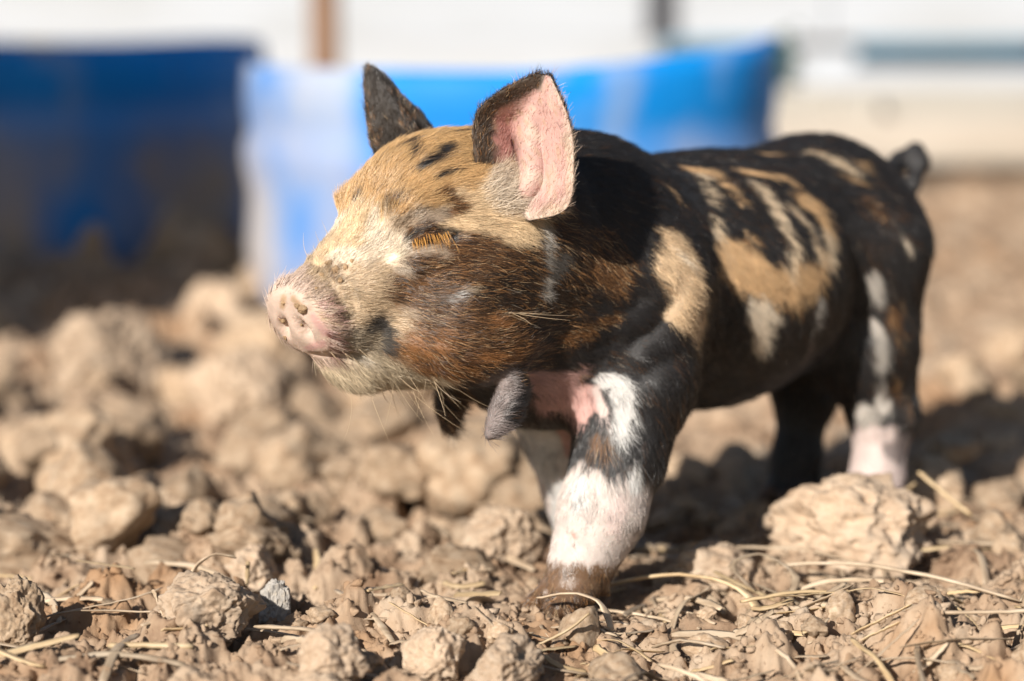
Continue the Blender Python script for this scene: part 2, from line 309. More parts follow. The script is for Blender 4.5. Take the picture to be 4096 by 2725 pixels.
def build_pig():
    F = Field((-232, -92, -8), (285, 92, 262), 1.45)
    # trunk
    F.cone((88, 2, 150), (0, 2, 139), 61, 58, 20, sy=.93); F.cone((0, 2, 139), (-90, 2, 147), 58, 60, 25, sy=.96); F.ell((-20, 2, 136), (70, 60, 54), 25)
    F.ell((-114, 2, 148), (44, 46, 52), 25); F.ell((104, 2, 132), (46, 46, 50), 20); F.ell((84, 2, 176), (42, 34, 36), 22)
    # neck
    F.cone((102, 3, 152), hd(-22, 0, -12), 58, 46, 25); F.cone((110, 3, 128), hd(-10, 0, -34), 44, 38, 20)
    # near fore leg
    for (el, fo, ca, pa, ft, rs) in (((90, 44, 104), (107, 52, 70), (121, 53, 43), (131, 51, 23), (139, 50, 11), 1), ((84, -22, 100), (70, -20, 62), (60, -18, 34), (58, -17, 16), (61, -17, 8), .92)):
        F.chain([((84, el[1]*.8, 142), 40), (el, 29*rs), (fo, 19.5*rs), (ca, 18.5*rs), (pa, 13*rs), (ft, 12*rs)], 12)
        ft = np.array(ft, float)
        for sd in (-1, 1):
            F.cone(ft+(0, sd*6.5, 0), ft+(15, sd*7.5, -6.5), 8.2, 4.4, 3.0)
            F.cone(ft+(-9, sd*9, 6), ft+(-13, sd*10, -2), 4.6, 3.0, 3)
    # hind legs
    for (hi, kn, ho, ca, ft, rs, lx) in (((-104, 22, 142), (-102, 36, 100), (-110, 45, 58), (-104, 47, 28), (-100, 48, 12), .93, 1), ((-106, -20, 140), (-108, -20, 100), (-122, -18, 58), (-114, -16, 28), (-108, -16, 12), .88, 1)):
        F.chain([(hi, 47*rs), (kn, 30*rs), (ho, 16.5*rs), (ca, 13*rs), (ft, 13.5*rs)], 12)
        F.cone((hi[0]-12, hi[1]-4, hi[2]-14), (ho[0]-3, ho[1], ho[2]+8), 35*rs, 13*rs, 14)
        ft = np.array(ft, float)
        for sd in (-1, 1):
            F.cone(ft+(0, sd*6, 0), ft+(13, sd*7, -6.5), 8, 4.4, 3.0)
            F.cone(ft+(-9, sd*8, 8), ft+(-13, sd*9, 1), 4.2, 2.8, 3)
    # skull, brow, muzzle, jaw, cheeks
    F.ell(hd(-1, 2, 2), (47, 40, 42), 14, HEAD_R); F.ell(hd(23, 3, 9), (35, 29, 30), 14, HEAD_R)
    F.cone(hd(34, 2, -9), hd(76, 2, -33), 30, 19.5, 12)
    F.cone(hd(6, 0, -36), hd(56, 0, -53), 36, 19.5, 12)
    for s in (-1, 1):
        F.ell(hd(10, s*22, -29), (34, 25, 35), 14, HEAD_R); F.ell(hd(4, s*20, -46), (26, 20, 22), 12, HEAD_R)          # cheek
        F.ell(hd(38, s*22+3.5, 11), (17, 11, 9), 8, HEAD_R)             # brow ridge
        F.ell(hd(36, s*28+2, -9), (16, 9, 8), 8, HEAD_R)               # lower lid pouch
        if s > 0: F.chain([(hd(-4, 33, -62), 5.6), (hd(-5, 35, -72), 6.2), (hd(0, 36, -83), 7.6), (hd(10, 37, -92), 4.2)], 4)   # wattles
        else: F.chain([(hd(-7, -28, -58), 5.6), (hd(-9, -29, -74), 6), (hd(-9, -30, -90), 7), (hd(-8, -30, -101), 4.5)], 4)
        F.ell(hd(72, s*13, -38), (14, 9, 12), 6, HEAD_R)             # lip pad
        if s < 0: F.cone(hd(-8, s*30, 24), hd(-12, s*34, 28), 11, 8, 8)        # ear root
    tilt = math.radians(28); n_ = np.array([math.cos(tilt), 0, -math.sin(tilt)]); t_ = np.array([math.sin(tilt), 0, math.cos(tilt)])
    yw = math.radians(14); RY = np.array([[math.cos(yw), -math.sin(yw), 0], [math.sin(yw), math.cos(yw), 0], [0, 0, 1]])
    RD = HEAD_R @ RY @ np.stack([n_, [0, 1, 0], t_], 1)
    # snout disc: flat, rounded rim
    c = hd(85, 4, -37); sl, (X, Y, Z) = F.box(c-40, c+40)
    q = [(X-c[0])*RD[0, i]+(Y-c[1])*RD[1, i]+(Z-c[2])*RD[2, i] for i in range(3)]
    rr = np.sqrt((q[1]/1.16)**2+q[2]**2)-14.8; ax = np.abs(q[0])-2.0; rnd = 4.4
    F.put(sl, np.sqrt(np.maximum(rr, 0)**2+np.maximum(ax, 0)**2)+np.minimum(np.maximum(rr, ax), 0)-rnd, 2.2, False)
    # tail
    F.chain([((-152, 0, 176), 12), ((-168, -2, 182), 6.2), ((-189, -5, 189), 5), ((-197, 0, 194), 4.6), ((-194, 6, 189), 4.3), ((-184, 8, 177), 3.8), ((-178, 8, 166), 2.6)], 5)
    V, Q = surface_nets(F)
    # two light smoothing passes
    E = np.concatenate([Q[:, [0, 1]], Q[:, [1, 2]], Q[:, [2, 3]], Q[:, [3, 0]]])
    for it in range(1):
        S = np.zeros_like(V); C = np.zeros(len(V)); np.add.at(S, E[:, 0], V[E[:, 1]]); np.add.at(C, E[:, 0], 1); np.add.at(S, E[:, 1], V[E[:, 0]]); np.add.at(C, E[:, 1], 1)
        V = V*.5+.5*S/C[:, None]
    msk = smooth01((np.linalg.norm(V-HEAD_O, axis=1)-70)/30)*smooth01((V[:, 2]-60)/20)*smooth01((V[:, 0]+165)/10)
    for it in range(30):
        S = np.zeros_like(V); np.add.at(S, E[:, 0], V[E[:, 1]]); np.add.at(S, E[:, 1], V[E[:, 0]])
        V = V+(.6*msk)[:, None]*(S/C[:, None]-V)
    N = vert_normals(V, Q)
    def crease(pts, w, dep, k=1):
        pts = np.array([V[np.argmin(((V-p)**2).sum(1)+np.where(((V-p)*N).sum(1) > 40, 1e9, 0))] for p in pts])
        P = np.concatenate([a+(b-a)*np.linspace(0, 1, 12)[:, None] for a, b in zip(pts[:-1], pts[1:])])
        W = np.linspace(0, 1, len(P)); W = .35+.65*np.sin(np.pi*np.clip(W, 0, 1))
        m = np.where(np.linalg.norm(V-P.mean(0), axis=1) < 60)[0]; d2 = ((V[m][:, None]-P[None])**2).sum(2); j = d2.argmin(1)
        V[m] -= N[m]*(dep*W[j]*np.exp(-d2[np.arange(len(m)), j]/(w*w)))[:, None]
    def dc(a, b, d=6.5): return c+RD @ np.array([d, a, b])
    for sd in (-1, 1):
        crease([dc(sd*5.2, 3.5), dc(sd*7.0, 0), dc(sd*8.2, -4)], 2.6, 6)                  # nostril
        crease([dc(sd*9.5, 6), dc(sd*11.5, 0), dc(sd*11, -7)], 2.6, -1.2)                 # its outer rim
        crease([hd(86, sd*4+2, -59), hd(78, sd*16+2, -57), hd(70, sd*20+1, -55.5), hd(65, sd*22, -54)], 2.2, 4.5)     # mouth
        crease([hd(80, sd*17+2, -20), hd(76, sd*21+2, -32), hd(74, sd*21+2, -44), hd(74, sd*19+2, -52)], 2.4, 3.6)           # fold behind the disc
        crease([hd(74, sd*17+2, -18), hd(72, sd*21+2, -30), hd(70, sd*22+2, -40)], 2.4, 1.2)
        crease([hd(50, sd*32, -6), hd(44, sd*36, -2.5), hd(36, sd*40, 0), hd(29, sd*42, .5)], 2.0, 4.2)       # closed eye
        crease([hd(50, sd*30, 0), hd(43, sd*34, 4), hd(36, sd*38, 5), hd(28, sd*40, 5)], 2.4, -1.5)           # lids
        crease([hd(48, sd*32, -9), hd(42, sd*36, -7), hd(34, sd*40, -5)], 2.2, -1.0)
        crease([hd(52, sd*26, 5), hd(44, sd*30, 11), hd(34, sd*36, 12), hd(26, sd*38, 9)], 2.2, 1.0)
        crease([hd(50, sd*30, -14), hd(40, sd*36, -15), hd(30, sd*40, -12)], 2.4, .9)
    for sd in (-1, 1):
        crease([(-58, sd*58+2, 165), (-66, sd*58+2, 140), (-72, sd*54+2, 115), (-72, sd*40+2, 92)], 9, 5)        # flank fold
        crease([(-100, sd*58, 120), (-112, sd*58, 150), (-118, sd*50, 175)], 22, -4)                          # thigh
        crease([(128, sd*50, 128), (112, sd*58, 124), (100, sd*62, 132), (88, sd*62, 150)], 5, 2.6)             # neck and shoulder folds
        crease([(120, sd*56, 140), (106, sd*60, 145)], 5, 1.6)
        crease([(118, sd*52, 118), (104, sd*60, 110), (92, sd*62, 118)], 5, 2.4)
        crease([(98, sd*60, 128), (84, sd*62, 140), (80, sd*60, 160)], 13, -2.2)
    crease([hd(80, -13, -17), hd(81, 2, -12), hd(79, 16, -17)], 2.4, 1.6)
    crease([hd(74, -14, -12), hd(75, 2, -6), hd(73, 16, -12)], 2.6, 1.1)
    part = np.zeros(len(V), int); uvs = np.zeros((len(V), 2))
    # ears (leaf shells rooted in the skull)
    near = [((181, 33, 198), (174, 57, 186)), ((187, 36, 214), (171, 78, 193)), ((188, 38, 232), (168, 79, 214)), ((184, 49, 243), (167, 75, 231)), ((172, 61, 251), (169, 66, 250))]
    ncup = [(-9, -6, 0), (-14, -9, 2), (-13, -12, 2), (-8, -9, 0), (-1, -1, 0)]
    far = [((178, -34, 200), (150, -26, 212)), ((181, -40, 216), (154, -36, 226)), ((181, -43, 230), (163, -43, 236)), ((181, -44, 242), (170, -45, 244)), ((180, -44.5, 250), (178, -44.5, 250.5))]
    fcup = [(0, 10, 2), (1, 13, 2), (1, 11, 2), (0, 7, 1), (0, 1, 0)]
    for k, (rows, cup, th) in enumerate(((near, ncup, 4.6), (far, fcup, 4.6))):
        v, q, uv, side = ear_mesh(rows, th, cup); Q = np.concatenate([Q, q+len(V)]); V = np.concatenate([V, v])
        part = np.concatenate([part, np.where(side > .5, 1, 2)+2*k]); uvs = np.concatenate([uvs, uv])
    return V, Q, part, uvs
PAINT = [
    ('brown', 34.0, [(184, 40, 152), (211, 23, 156)]),
    ('brown', 34.0, [(169, -26, 152), (201, -23, 156)]),
    ('blackbrown', 26.0, [(166, 50, 140), (157, 52, 170)]),
    ('golden', 27.0, [(200, 1, 214), (175, 7, 222)]),
    ('golden', 22.0, [(210, 18, 202), (202, -16, 202)]),
    ('golden', 16.0, [(194, 38, 202), (175, 44, 210)]),
    ('golden', 16.0, [(179, -29, 202), (159, -26, 210)]),
    ('cream', 13.0, [(200, 45, 192), (179, 51, 192), (165, 53, 200)]),
    ('cream', 13.0, [(181, -35, 192), (160, -32, 192), (146, -27, 200)]),
    ('creamwhite', 19.0, [(224, -4, 184), (232, -4, 174)]),
    ('creamwhite', 15.0, [(226, 14, 176), (218, -19, 176)]),
    ('dirt', 21.0, [(242, -6, 162), (241, 8, 150), (232, -20, 148)]),
    ('dirtcream', 18.0, [(232, 16, 150), (221, -24, 150)]),
    ('chin', 20.0, [(230, -3, 116), (216, 6, 110)]),
    ('chin', 15.0, [(228, 13, 118), (210, 19, 110)]),
    ('chin', 15.0, [(220, -20, 118), (202, -18, 110)]),
    ('greytan', 13.0, [(236, 14, 132), (227, -23, 132)]),
    ('pinkdirt', 21.0, [(254, -7, 143), (248, -6, 140)]),
    ('whitepink', 24.0, [(121, 53, 48), (130, 52, 26)]),
    ('whitepink', 24.0, [(70, -18, 58), (60, -18, 24)]),
    ('pinkwhite', 22.0, [(-104, 47, 36), (-101, 48, 12)]),
    ('white', 20.0, [(84, -20, 80), (74, -19, 62)]),
    ('brown', 10.1, [(221, 26, 158), (213, 37, 161), (204, 44, 165)]),
    ('brown', 9.0, [(212, 36, 145), (199, 47, 142)]),
    ('brown', 9.2, [(188, 52, 138), (173, 53, 130)]),
    ('blackbrown', 10.3, [(195, 51, 155), (183, 55, 155), (172, 57, 159)]),
    ('blackbrown', 6.9, [(176, 55, 142), (159, 55, 137)]),
    ('black', 23.0, [(125, 47, 196)]),
    ('darkbrown', 7.9, [(130, 58, 175), (121, 62, 162)]),
    ('rustbrown', 2.7, [(131, 59, 137), (123, 61, 139)]),
    ('golden', 9.8, [(215, -14, 201), (214, 4, 211), (196, 16, 219), (183, 22, 221)]),
    ('golden', 9.7, [(220, -14, 192), (222, 13, 200), (206, 27, 208), (190, 33, 212)]),
    ('golden', 6.8, [(225, 26, 194), (211, 33, 199), (196, 36, 205)]),
    ('cream', 6.2, [(199, 39, 196), (189, 44, 194), (179, 51, 187)]),
    ('cream', 4.6, [(185, 49, 183), (174, 54, 179)]),
    ('golden', 5.6, [(227, 12, 190), (221, 20, 199)]),
    ('cream', 9.0, [(240, 0, 174), (231, 3, 184), (230, 9, 183)]),
    ('creamwhite', 4.5, [(243, 2, 170), (238, 10, 172)]),
    ('creamwhite', 4.5, [(228, 14, 184), (229, 17, 176)]),
    ('black', 1.8, [(207, 4, 216), (201, 7, 219), (209, 16, 213)]),
    ('black', 3.2, [(208, 23, 209), (201, 25, 213), (195, 23, 217)]),
    ('black', 1.4, [(206, 30, 205), (198, 32, 208)]),
    ('black', 1.6, [(182, 15, 223), (170, 17, 224)]),
    ('black', 1.4, [(226, -3, 192), (225, 0, 195)]),
    ('black', 1.6, [(226, 19, 191), (225, 25, 194)]),
    ('rustbrown', 2.5, [(207, 35, 199), (202, 39, 193), (205, 38, 190)]),
    ('greybeige', 3.4, [(224, 24, 185), (221, 31, 188), (208, 38, 190)]),
    ('black', 1.2, [(222, 28, 178), (219, 32, 183), (212, 36, 183), (206, 39, 183)]),
    ('black', 2.0, [(203, 39, 181), (205, 39, 178)]),
    ('greybeige', 2.5, [(222, 31, 174), (218, 36, 174), (211, 40, 173)]),
    ('rust', 6.8, [(216, 24, 133), (212, 29, 131)]),
    ('rust', 5.7, [(209, 36, 135), (215, 23, 127)]),
    ('rust', 3.2, [(196, 44, 127), (179, 50, 124)]),
    ('darkrust', 5.7, [(212, 20, 121), (199, 39, 122)]),
    ('rust', 2.8, [(194, 50, 143), (188, 52, 139)]),
    ('white', 1.2, [(211, 39, 152), (205, 45, 155)]),
    ('tanw', 0.9, [(204, 45, 157), (200, 47, 157)]),
    ('dirt', 6.7, [(250, 0, 164), (245, 9, 164)]),
    ('dirtcream', 6.7, [(241, 14, 162), (235, 18, 158)]),
    ('dirt', 6.7, [(252, 13, 151), (242, 14, 151)]),
    ('dirtcream', 5.1, [(233, 19, 152), (240, 16, 148)]),
    ('greyblack', 3.9, [(227, 17, 142), (224, 17, 133)]),
    ('greyblack', 2.3, [(231, 17, 144), (234, 16, 139)]),
    ('greytan', 6.2, [(241, 13, 136), (232, 12, 126)]),
    ('chin', 6.3, [(238, -12, 121), (237, 5, 120)]),
    ('chin', 5.7, [(232, 11, 120), (217, 14, 116)]),
    ('chin', 4.0, [(229, 14, 124), (221, 16, 121)]),
    ('pinkdirt', 7.8, [(262, -1, 150), (260, 5, 144), (254, 7, 135)]),
    ('pinkdirt', 5.7, [(262, -9, 153), (259, -8, 141), (253, -4, 132)]),
    ('pink', 2.0, [(259, 9, 147), (254, 12, 139)]),
    ('pink', 1.8, [(252, 9, 134), (252, -4, 130)]),
    ('pink', 1.8, [(256, 11, 152), (253, 15, 147), (250, 15, 142)]),
    ('darkred', 1.1, [(253, 13, 139), (250, 12, 134), (244, 3, 127)]),
    ('darkred', 1.0, [(243, 3, 126), (240, 5, 128)]),
    ('mudspot', 1.8, [(262, -7, 154), (262, -9, 150)]),
    ('mudspot', 1.5, [(262, -1, 154), (261, 4, 151)]),
    ('mudspot', 0.6, [(256, -2, 138), (256, -2, 138)]),
    ('mudspot', 0.7, [(252, -12, 131), (252, -11, 130)]),
    ('darkred', 0.8, [(259, -14, 144), (256, -14, 141)]),
    ('darkdirt', 1.1, [(247, 0, 165), (245, 7, 165)]),
    ('darkdirt', 1.1, [(247, 6, 163), (245, 10, 161)]),
    ('greywhite', 1.8, [(165, 56, 183), (166, 58, 173), (165, 58, 165)]),
    ('greywhite', 2.1, [(166, 58, 161), (167, 58, 152)]),
    ('greyblack', 3.4, [(161, 59, 164), (156, 59, 170)]),
    ('brown', 5.9, [(138, 60, 161), (127, 61, 161), (124, 62, 155)]),
    ('rustbrown', 3.0, [(147, 52, 129), (136, 57, 135)]),
    ('creamtan', 8.0, [(89, 65, 172), (96, 69, 162), (94, 73, 151)]),
    ('creamtan', 8.2, [(83, 72, 161), (83, 75, 151), (90, 75, 142)]),
    ('creamtan', 6.8, [(96, 72, 141), (86, 75, 133), (71, 71, 130)]),
    ('creamwhite', 1.8, [(89, 68, 167), (85, 71, 163)]),
    ('tan', 8.9, [(37, 58, 158), (25, 62, 149), (14, 65, 143)]),
    ('tan', 9.1, [(14, 65, 143), (-4, 68, 143), (-17, 68, 146)]),
    ('tan', 5.8, [(39, 56, 164), (36, 59, 154), (25, 63, 146)]),
    ('tan', 7.1, [(20, 64, 145), (8, 67, 141), (-9, 68, 142)]),
    ('tan', 6.0, [(-18, 68, 145), (-27, 66, 153)]),
    ('creamwhite', 6.8, [(21, 64, 132), (15, 64, 126)]),
    ('creamwhite', 3.8, [(15, 62, 118), (14, 60, 112)]),
    ('tanw', 2.8, [(40, 50, 176), (41, 54, 169)]),
    ('tanw', 2.2, [(28, 27, 198), (33, 38, 191), (36, 45, 183)]),
    ('tan', 2.3, [(34, 24, 200), (22, 28, 198), (20, 36, 194), (19, 43, 188)]),
    ('tan', 2.1, [(2, 32, 197), (-12, 36, 195), (-25, 38, 193), (-27, 42, 190)]),
    ('tan', 1.5, [(17, 49, 182), (19, 44, 186)]),
    ('tanw', 4.0, [(1, 42, 190), (-1, 51, 182), (-2, 58, 172)]),
    ('tanw', 3.2, [(-2, 60, 170), (-5, 64, 161), (1, 66, 150)]),
    ('tan', 5.6, [(-27, 50, 183), (-37, 54, 177), (-37, 59, 168)]),
    ('tanw', 4.4, [(-36, 61, 164), (-31, 66, 152)]),
    ('tanw', 2.1, [(-14, 53, 180), (-21, 58, 172), (-23, 63, 163), (-22, 66, 155)]),
    ('tan', 1.9, [(22, 57, 168), (21, 61, 159)]),
    ('black', 3.8, [(12, 55, 174), (11, 61, 164), (9, 64, 157)]),
    ('black', 2.5, [(-17, 60, 169), (-17, 64, 160)]),
    ('tanw', 2.6, [(-70, 20, 202), (-76, 30, 198), (-80, 40, 192)]),
    ('tan', 1.2, [(-31, 15, 203), (-47, 16, 202)]),
    ('tan', 2.2, [(-91, 37, 196), (-90, 40, 194)]),
    ('tan', 0.9, [(-73, 39, 191), (-83, 45, 187)]),
    ('creamwhite', 2.0, [(-96, 66, 158), (-98, 67, 154)]),
    ('tan', 1.1, [(70, 45, 196), (66, 48, 190)]),
    ('greywhite', 2.1, [(-22, 68, 135), (-22, 66, 122)]),
    ('grey', 1.8, [(-25, 62, 112), (-27, 56, 102)]),
    ('grey', 1.7, [(9, 32, 81), (2, 39, 84)]),
    ('greywhite', 4.0, [(-78, 60, 138), (-81, 60, 129)]),
    ('greywhite', 4.0, [(-83, 60, 113), (-85, 60, 93)]),
    ('greywhite', 3.4, [(-91, 58, 80), (-95, 57, 67)]),
    ('darkbrown', 5.0, [(-92, 64, 123), (-92, 65, 109)]),
    ('darkbrown', 6.1, [(-97, 62, 82), (-102, 62, 71)]),
    ('darkbrown', 6.0, [(-84, 56, 172), (-80, 53, 176)]),
    ('greywhite', 6.4, [(-90, 49, 64), (-93, 51, 49)]),
    ('pinkwhite', 13.8, [(-95, 55, 43), (-93, 57, 28), (-91, 59, 13)]),
    ('pinkwhite', 10.7, [(-89, 48, 32), (-88, 49, 17)]),
    ('grey', 7.5, [(-108, 62, 48), (-102, 60, 41)]),
    ('pink', 8.2, [(151, 37, 109), (138, 43, 108)]),
    ('pink', 7.3, [(140, 33, 100), (131, 40, 100), (125, 42, 93)]),
    ('pink', 5.8, [(128, 37, 95), (133, 33, 95)]),
    ('pink', 3.9, [(128, 46, 103), (123, 51, 96)]),
    ('white', 3.9, [(122, 54, 106), (116, 62, 106)]),
    ('white', 5.0, [(117, 62, 100), (118, 63, 91), (121, 63, 85)]),
    ('pinkwhite', 2.5, [(123, 51, 101), (122, 55, 93)]),
    ('white', 3.9, [(118, 72, 67), (118, 73, 59)]),
    ('white', 3.8, [(135, 52, 61), (140, 57, 52)]),
    ('pinkwhite', 3.8, [(128, 71, 52), (131, 72, 41)]),
    ('black', 4.6, [(130, 57, 71), (126, 66, 69), (121, 69, 72)]),
    ('brown', 3.9, [(127, 56, 79), (126, 61, 77)]),
    ('white', 6.2, [(98, -12, 72), (87, -16, 49), (81, -16, 36)]),
    ('pink', 4.6, [(90, -2, 73), (82, -3, 61)]),
    ('white', 5.3, [(78, -14, 26), (72, -25, 16)]),
    ('mud', 7.2, [(149, 57, 16), (141, 64, 14)]),
    ('mud', 7.2, [(156, 55, 6), (154, 44, 1)]),
    ('mud', 7.3, [(153, 61, 2), (139, 56, 1)]),
    ('mud', 4.8, [(133, 66, 16), (134, 61, 5)]),
    ('wound', 1.0, [(143, 55, 38), (143, 57, 36)]),
    ('grey', 10.0, [(178, 42, 113), (181, 39, 99), (184, 40, 93)]),
    ('darkbrown', 14.0, [(151, -18, 104), (152, -18, 82)])]
MUD_CRUMBS = [(-0.0915, 1.0476, 0.1499, 2.6), (-0.0939, 1.0491, 0.1506, 1.6), (-0.1022, 1.0629, 0.1426, 1.5), (-0.0929, 1.0547, 0.1417, 0.8), (-0.1013, 1.0671, 0.134, 1.0), (-0.1006, 1.0547, 0.1515, 1.1), (-0.0808, 1.0598, 0.1685, 1.6), (-0.0775, 1.0567, 0.1656, 1.9), (-0.0735, 1.0571, 0.1668, 1.4), (-0.0838, 1.0573, 0.1634, 1.3), (-0.0756, 1.0546, 0.1613, 1.2), (-0.0856, 1.0508, 0.1581, 1.1), (-0.0704, 1.0581, 0.1696, 1.0)]   # x, y, z in metres, radius in mm
# ---------------------------------------------------------------- piglet coat
HUE = dict(black=(.022, .020, .020), blackbrown=(.03, .019, .012), brown=(.135, .066, .029), darkbrown=(.035, .021, .014), rust=(.30, .135, .048), rustbrown=(.17, .075, .026), darkrust=(.14, .055, .016),
           golden=(.62, .395, .185), cream=(.74, .55, .34), creamwhite=(.78, .66, .51), creamtan=(.66, .48, .30), tan=(.60, .39, .205), tanw=(.66, .52, .36), white=(.62, .605, .58), whitepink=(.62, .54, .49),
           pinkwhite=(.64, .52, .475), pink=(.58, .35, .31), pinkdirt=(.60, .455, .365), grey=(.20, .165, .155), darkgrey=(.06, .05, .045), greywhite=(.48, .44, .39), greybeige=(.44, .34, .245), greyblack=(.09, .08, .07), greytan=(.40, .325, .23),
           chin=(.60, .49, .34), dirt=(.50, .37, .235), dirtcream=(.62, .47, .31), mud=(.17, .10, .058), mudspot=(.42, .28, .165), darkdirt=(.20, .13, .075), darkred=(.16, .055, .045), wound=(.35, .14, .09))
def paint_coat(P, base):
    """lay the coat patches over each other; every patch is a fat polyline on the skin"""
    C = np.tile(np.array(base, float), (len(P), 1))
    J = np.stack([fbm(P, 9, 3, 11), fbm(P, 9, 3, 23), fbm(P, 9, 3, 37)], 1)
    S = np.stack([fbm(P*np.array([1, 1, .35])+P[:, [2, 0, 1]]*np.array([.3, 0, 0]), 4, 2, 51), np.zeros(len(P)), fbm(P, 4, 2, 61)], 1)
    for name, r, pts in PAINT:
        pts = np.array(pts, float); amp = min(.55*r, 4.0); X = P+J*amp*1.6+S*amp*.6
        m = np.where(((P > pts.min(0)-r*1.8-6) & (P < pts.max(0)+r*1.8+6)).all(1))[0]
        if not len(m): continue
        d = np.full(len(m), 1e9); x = X[m]
        for a, b in zip(pts, pts[1:] if len(pts) > 1 else pts):
            ab = b-a; t = np.clip(((x-a)@ab)/max(ab@ab, 1e-6), 0, 1)[:, None]; d = np.minimum(d, np.linalg.norm(x-a-t*ab, axis=1))
        soft = max(.9, (.42 if 'brown' in name or 'rust' in name else .17)*r); w = smooth01((r+soft-d)/(2*soft))[:, None]; C[m] = C[m]*(1-w)+np.array(HUE[name])*w
    return C
_fl = [  # hair flow: frame, point, direction (forward, left, up)
    ('h', (80, 8, -12), (-1, 0, .6)), ('h', (60, 8, 12), (-1, 0, .9)), ('h', (45, 6, 34), (-.9, 0, .75)), ('h', (25, 6, 44), (-1, 0, .35)), ('h', (0, 6, 46), (-1, 0, .1)), ('h', (30, 22, 36), (-1, .1, .5)), ('h', (10, 30, 34), (-1, .1, .15)),
    ('h', (58, 22, 6), (-.5, .2, 1)), ('h', (50, 28, 12), (-.7, .2, .75)), ('h', (40, 34, 16), (-1, .1, .2)), ('h', (25, 40, 12), (-1, .1, -.1)), ('h', (8, 44, 10), (-1, .1, -.25)), ('h', (-12, 44, 8), (-.9, .1, -.6)),
    ('h', (60, 24, -14), (-1, .2, .25)), ('h', (45, 34, -16), (-1, .2, -.05)), ('h', (30, 42, -16), (-1, .1, -.15)), ('h', (10, 47, -18), (-1, 0, -.3)), ('h', (-10, 48, -22), (-.9, 0, -.55)), ('h', (68, 22, -34), (-1, .3, -.1)), ('h', (50, 32, -36), (-1, .1, -.1)),
    ('h', (30, 42, -40), (-1, 0, -.05)), ('h', (10, 46, -46), (-1, 0, .1)), ('h', (-8, 46, -50), (-1, 0, .15)), ('h', (70, 14, -62), (-.7, .1, -.7)), ('h', (58, 20, -62), (-.85, .1, -.6)), ('h', (40, 28, -66), (-1, 0, -.35)), ('h', (15, 34, -70), (-1, 0, -.1)),
    ('b', (140, 50, 190), (-.8, .1, -.5)), ('b', (130, 56, 160), (-.75, .1, -.65)), ('b', (120, 56, 135), (-.9, 0, -.25)), ('b', (100, 60, 165), (-.7, .1, -.75)), ('b', (95, 60, 130), (-.75, 0, -.7)), ('b', (90, 30, 208), (-1, .2, -.2)), ('b', (60, 55, 170), (-.75, .05, -.7)), ('b', (50, 62, 130), (-.65, 0, -.75)),
    ('b', (20, 30, 200), (-.85, .45, -.3)), ('b', (0, 60, 150), (-.6, 0, -.8)), ('b', (-20, 60, 120), (-.6, 0, -.8)), ('b', (-50, 32, 202), (-.85, .45, -.3)), ('b', (-70, 58, 150), (-.6, 0, -.8)), ('b', (-100, 54, 130), (-.4, 0, -.9)), ('b', (-110, 35, 200), (-.8, .3, -.5)), ('b', (-150, 20, 170), (-.4, .1, -1)), ('b', (-130, 48, 100), (-.3, 0, -1)),
    ('b', (100, 66, 95), (-.35, .1, -1)), ('b', (118, 62, 60), (-.15, .05, -1)), ('b', (128, 58, 30), (-.1, 0, -1)), ('b', (112, 54, 14), (0, 0, -1)), ('b', (-108, 56, 50), (-.1, 0, -1)), ('b', (-104, 56, 20), (0, 0, -1)), ('b', (30, 20, 80), (-1, 0, 0)), ('b', (-50, 20, 82), (-1, 0, 0)), ('b', (120, 20, 90), (-.2, 0, -1)), ('b', (75, 20, 40), (0, 0, -1)),
    ('b', (-190, 2, 192), (-1, 0, .1))]
def flow_dirs(P):
    A, Dv = [], []
    for fr, p, d in _fl:
        for s in (1, -1):
            p2 = np.array([p[0], s*p[1], p[2]], float); d2 = np.array([d[0], s*d[1], d[2]], float)
            if fr == 'h': p2 = hd(*p2); d2 = HEAD_R @ d2
            else: p2[1] += 2
            A.append(p2); Dv.append(d2/np.linalg.norm(d2))
    A, Dv = np.array(A), np.array(Dv); out = np.zeros_like(P)
    for i in range(0, len(P), 20000):
        q = P[i:i+20000]; d2 = ((q[:, None]-A[None])**2).sum(2)+30; w = d2**-2.0; out[i:i+20000] = (w@Dv)/w.sum(1, keepdims=True)
    return out

rng = np.random.default_rng(7)
V, Q, PART, UVS = build_pig()
NRM = vert_normals(V, Q)
COAT = paint_coat(V, HUE['black'])
es, et = UVS[:, 0], UVS[:, 1]; nz = fbm(V, 6, 3, 77); nz2 = fbm(V, 2.2, 2, 78)
def over(C, w, c): w = np.clip(w, 0, 1)[:, None]; return C*(1-w)+np.array(c)*w
e1 = PART == 1
ec = np.tile(np.array((.60, .365, .32)), (len(V), 1)); ec = over(ec, smooth01((nz-.02)*3)*.7, (.62, .47, .37)); ec = over(ec, smooth01((-et*.9+.05+nz*.18)*2.8)*smooth01((.80-es)*3)*.8, (.40, .165, .14)); ec = over(ec, smooth01((.13-np.hypot((es-.36)*.9, (et+.22)*.55)+nz*.04)*11)*.85, (.09, .03, .026))
ec = over(ec, smooth01((nz2-.25)*5)*.65, (.42, .29, .18)); ec = over(ec, smooth01((es+.30*np.clip(-et, -.3, 1)-.83+nz*.12)*8), (.10, .07, .05)); ec = over(ec, smooth01((-et-.62+nz*.14)*9), (.085, .058, .04)); ec = over(ec, smooth01((et-.86+nz*.1)*12)*.7, (.62, .50, .38)); ec = over(ec, smooth01((.10-es+nz*.05)*9)*.6, (.66, .55, .47))
COAT[e1] = ec[e1]
eo = np.tile(np.array((.045, .036, .030)), (len(V), 1)); eo = over(eo, smooth01((nz-.1)*4)*.5, (.12, .085, .06)); COAT[(PART == 2) | (PART == 3) | (PART == 4)] = eo[(PART == 2) | (PART == 3) | (PART == 4)]
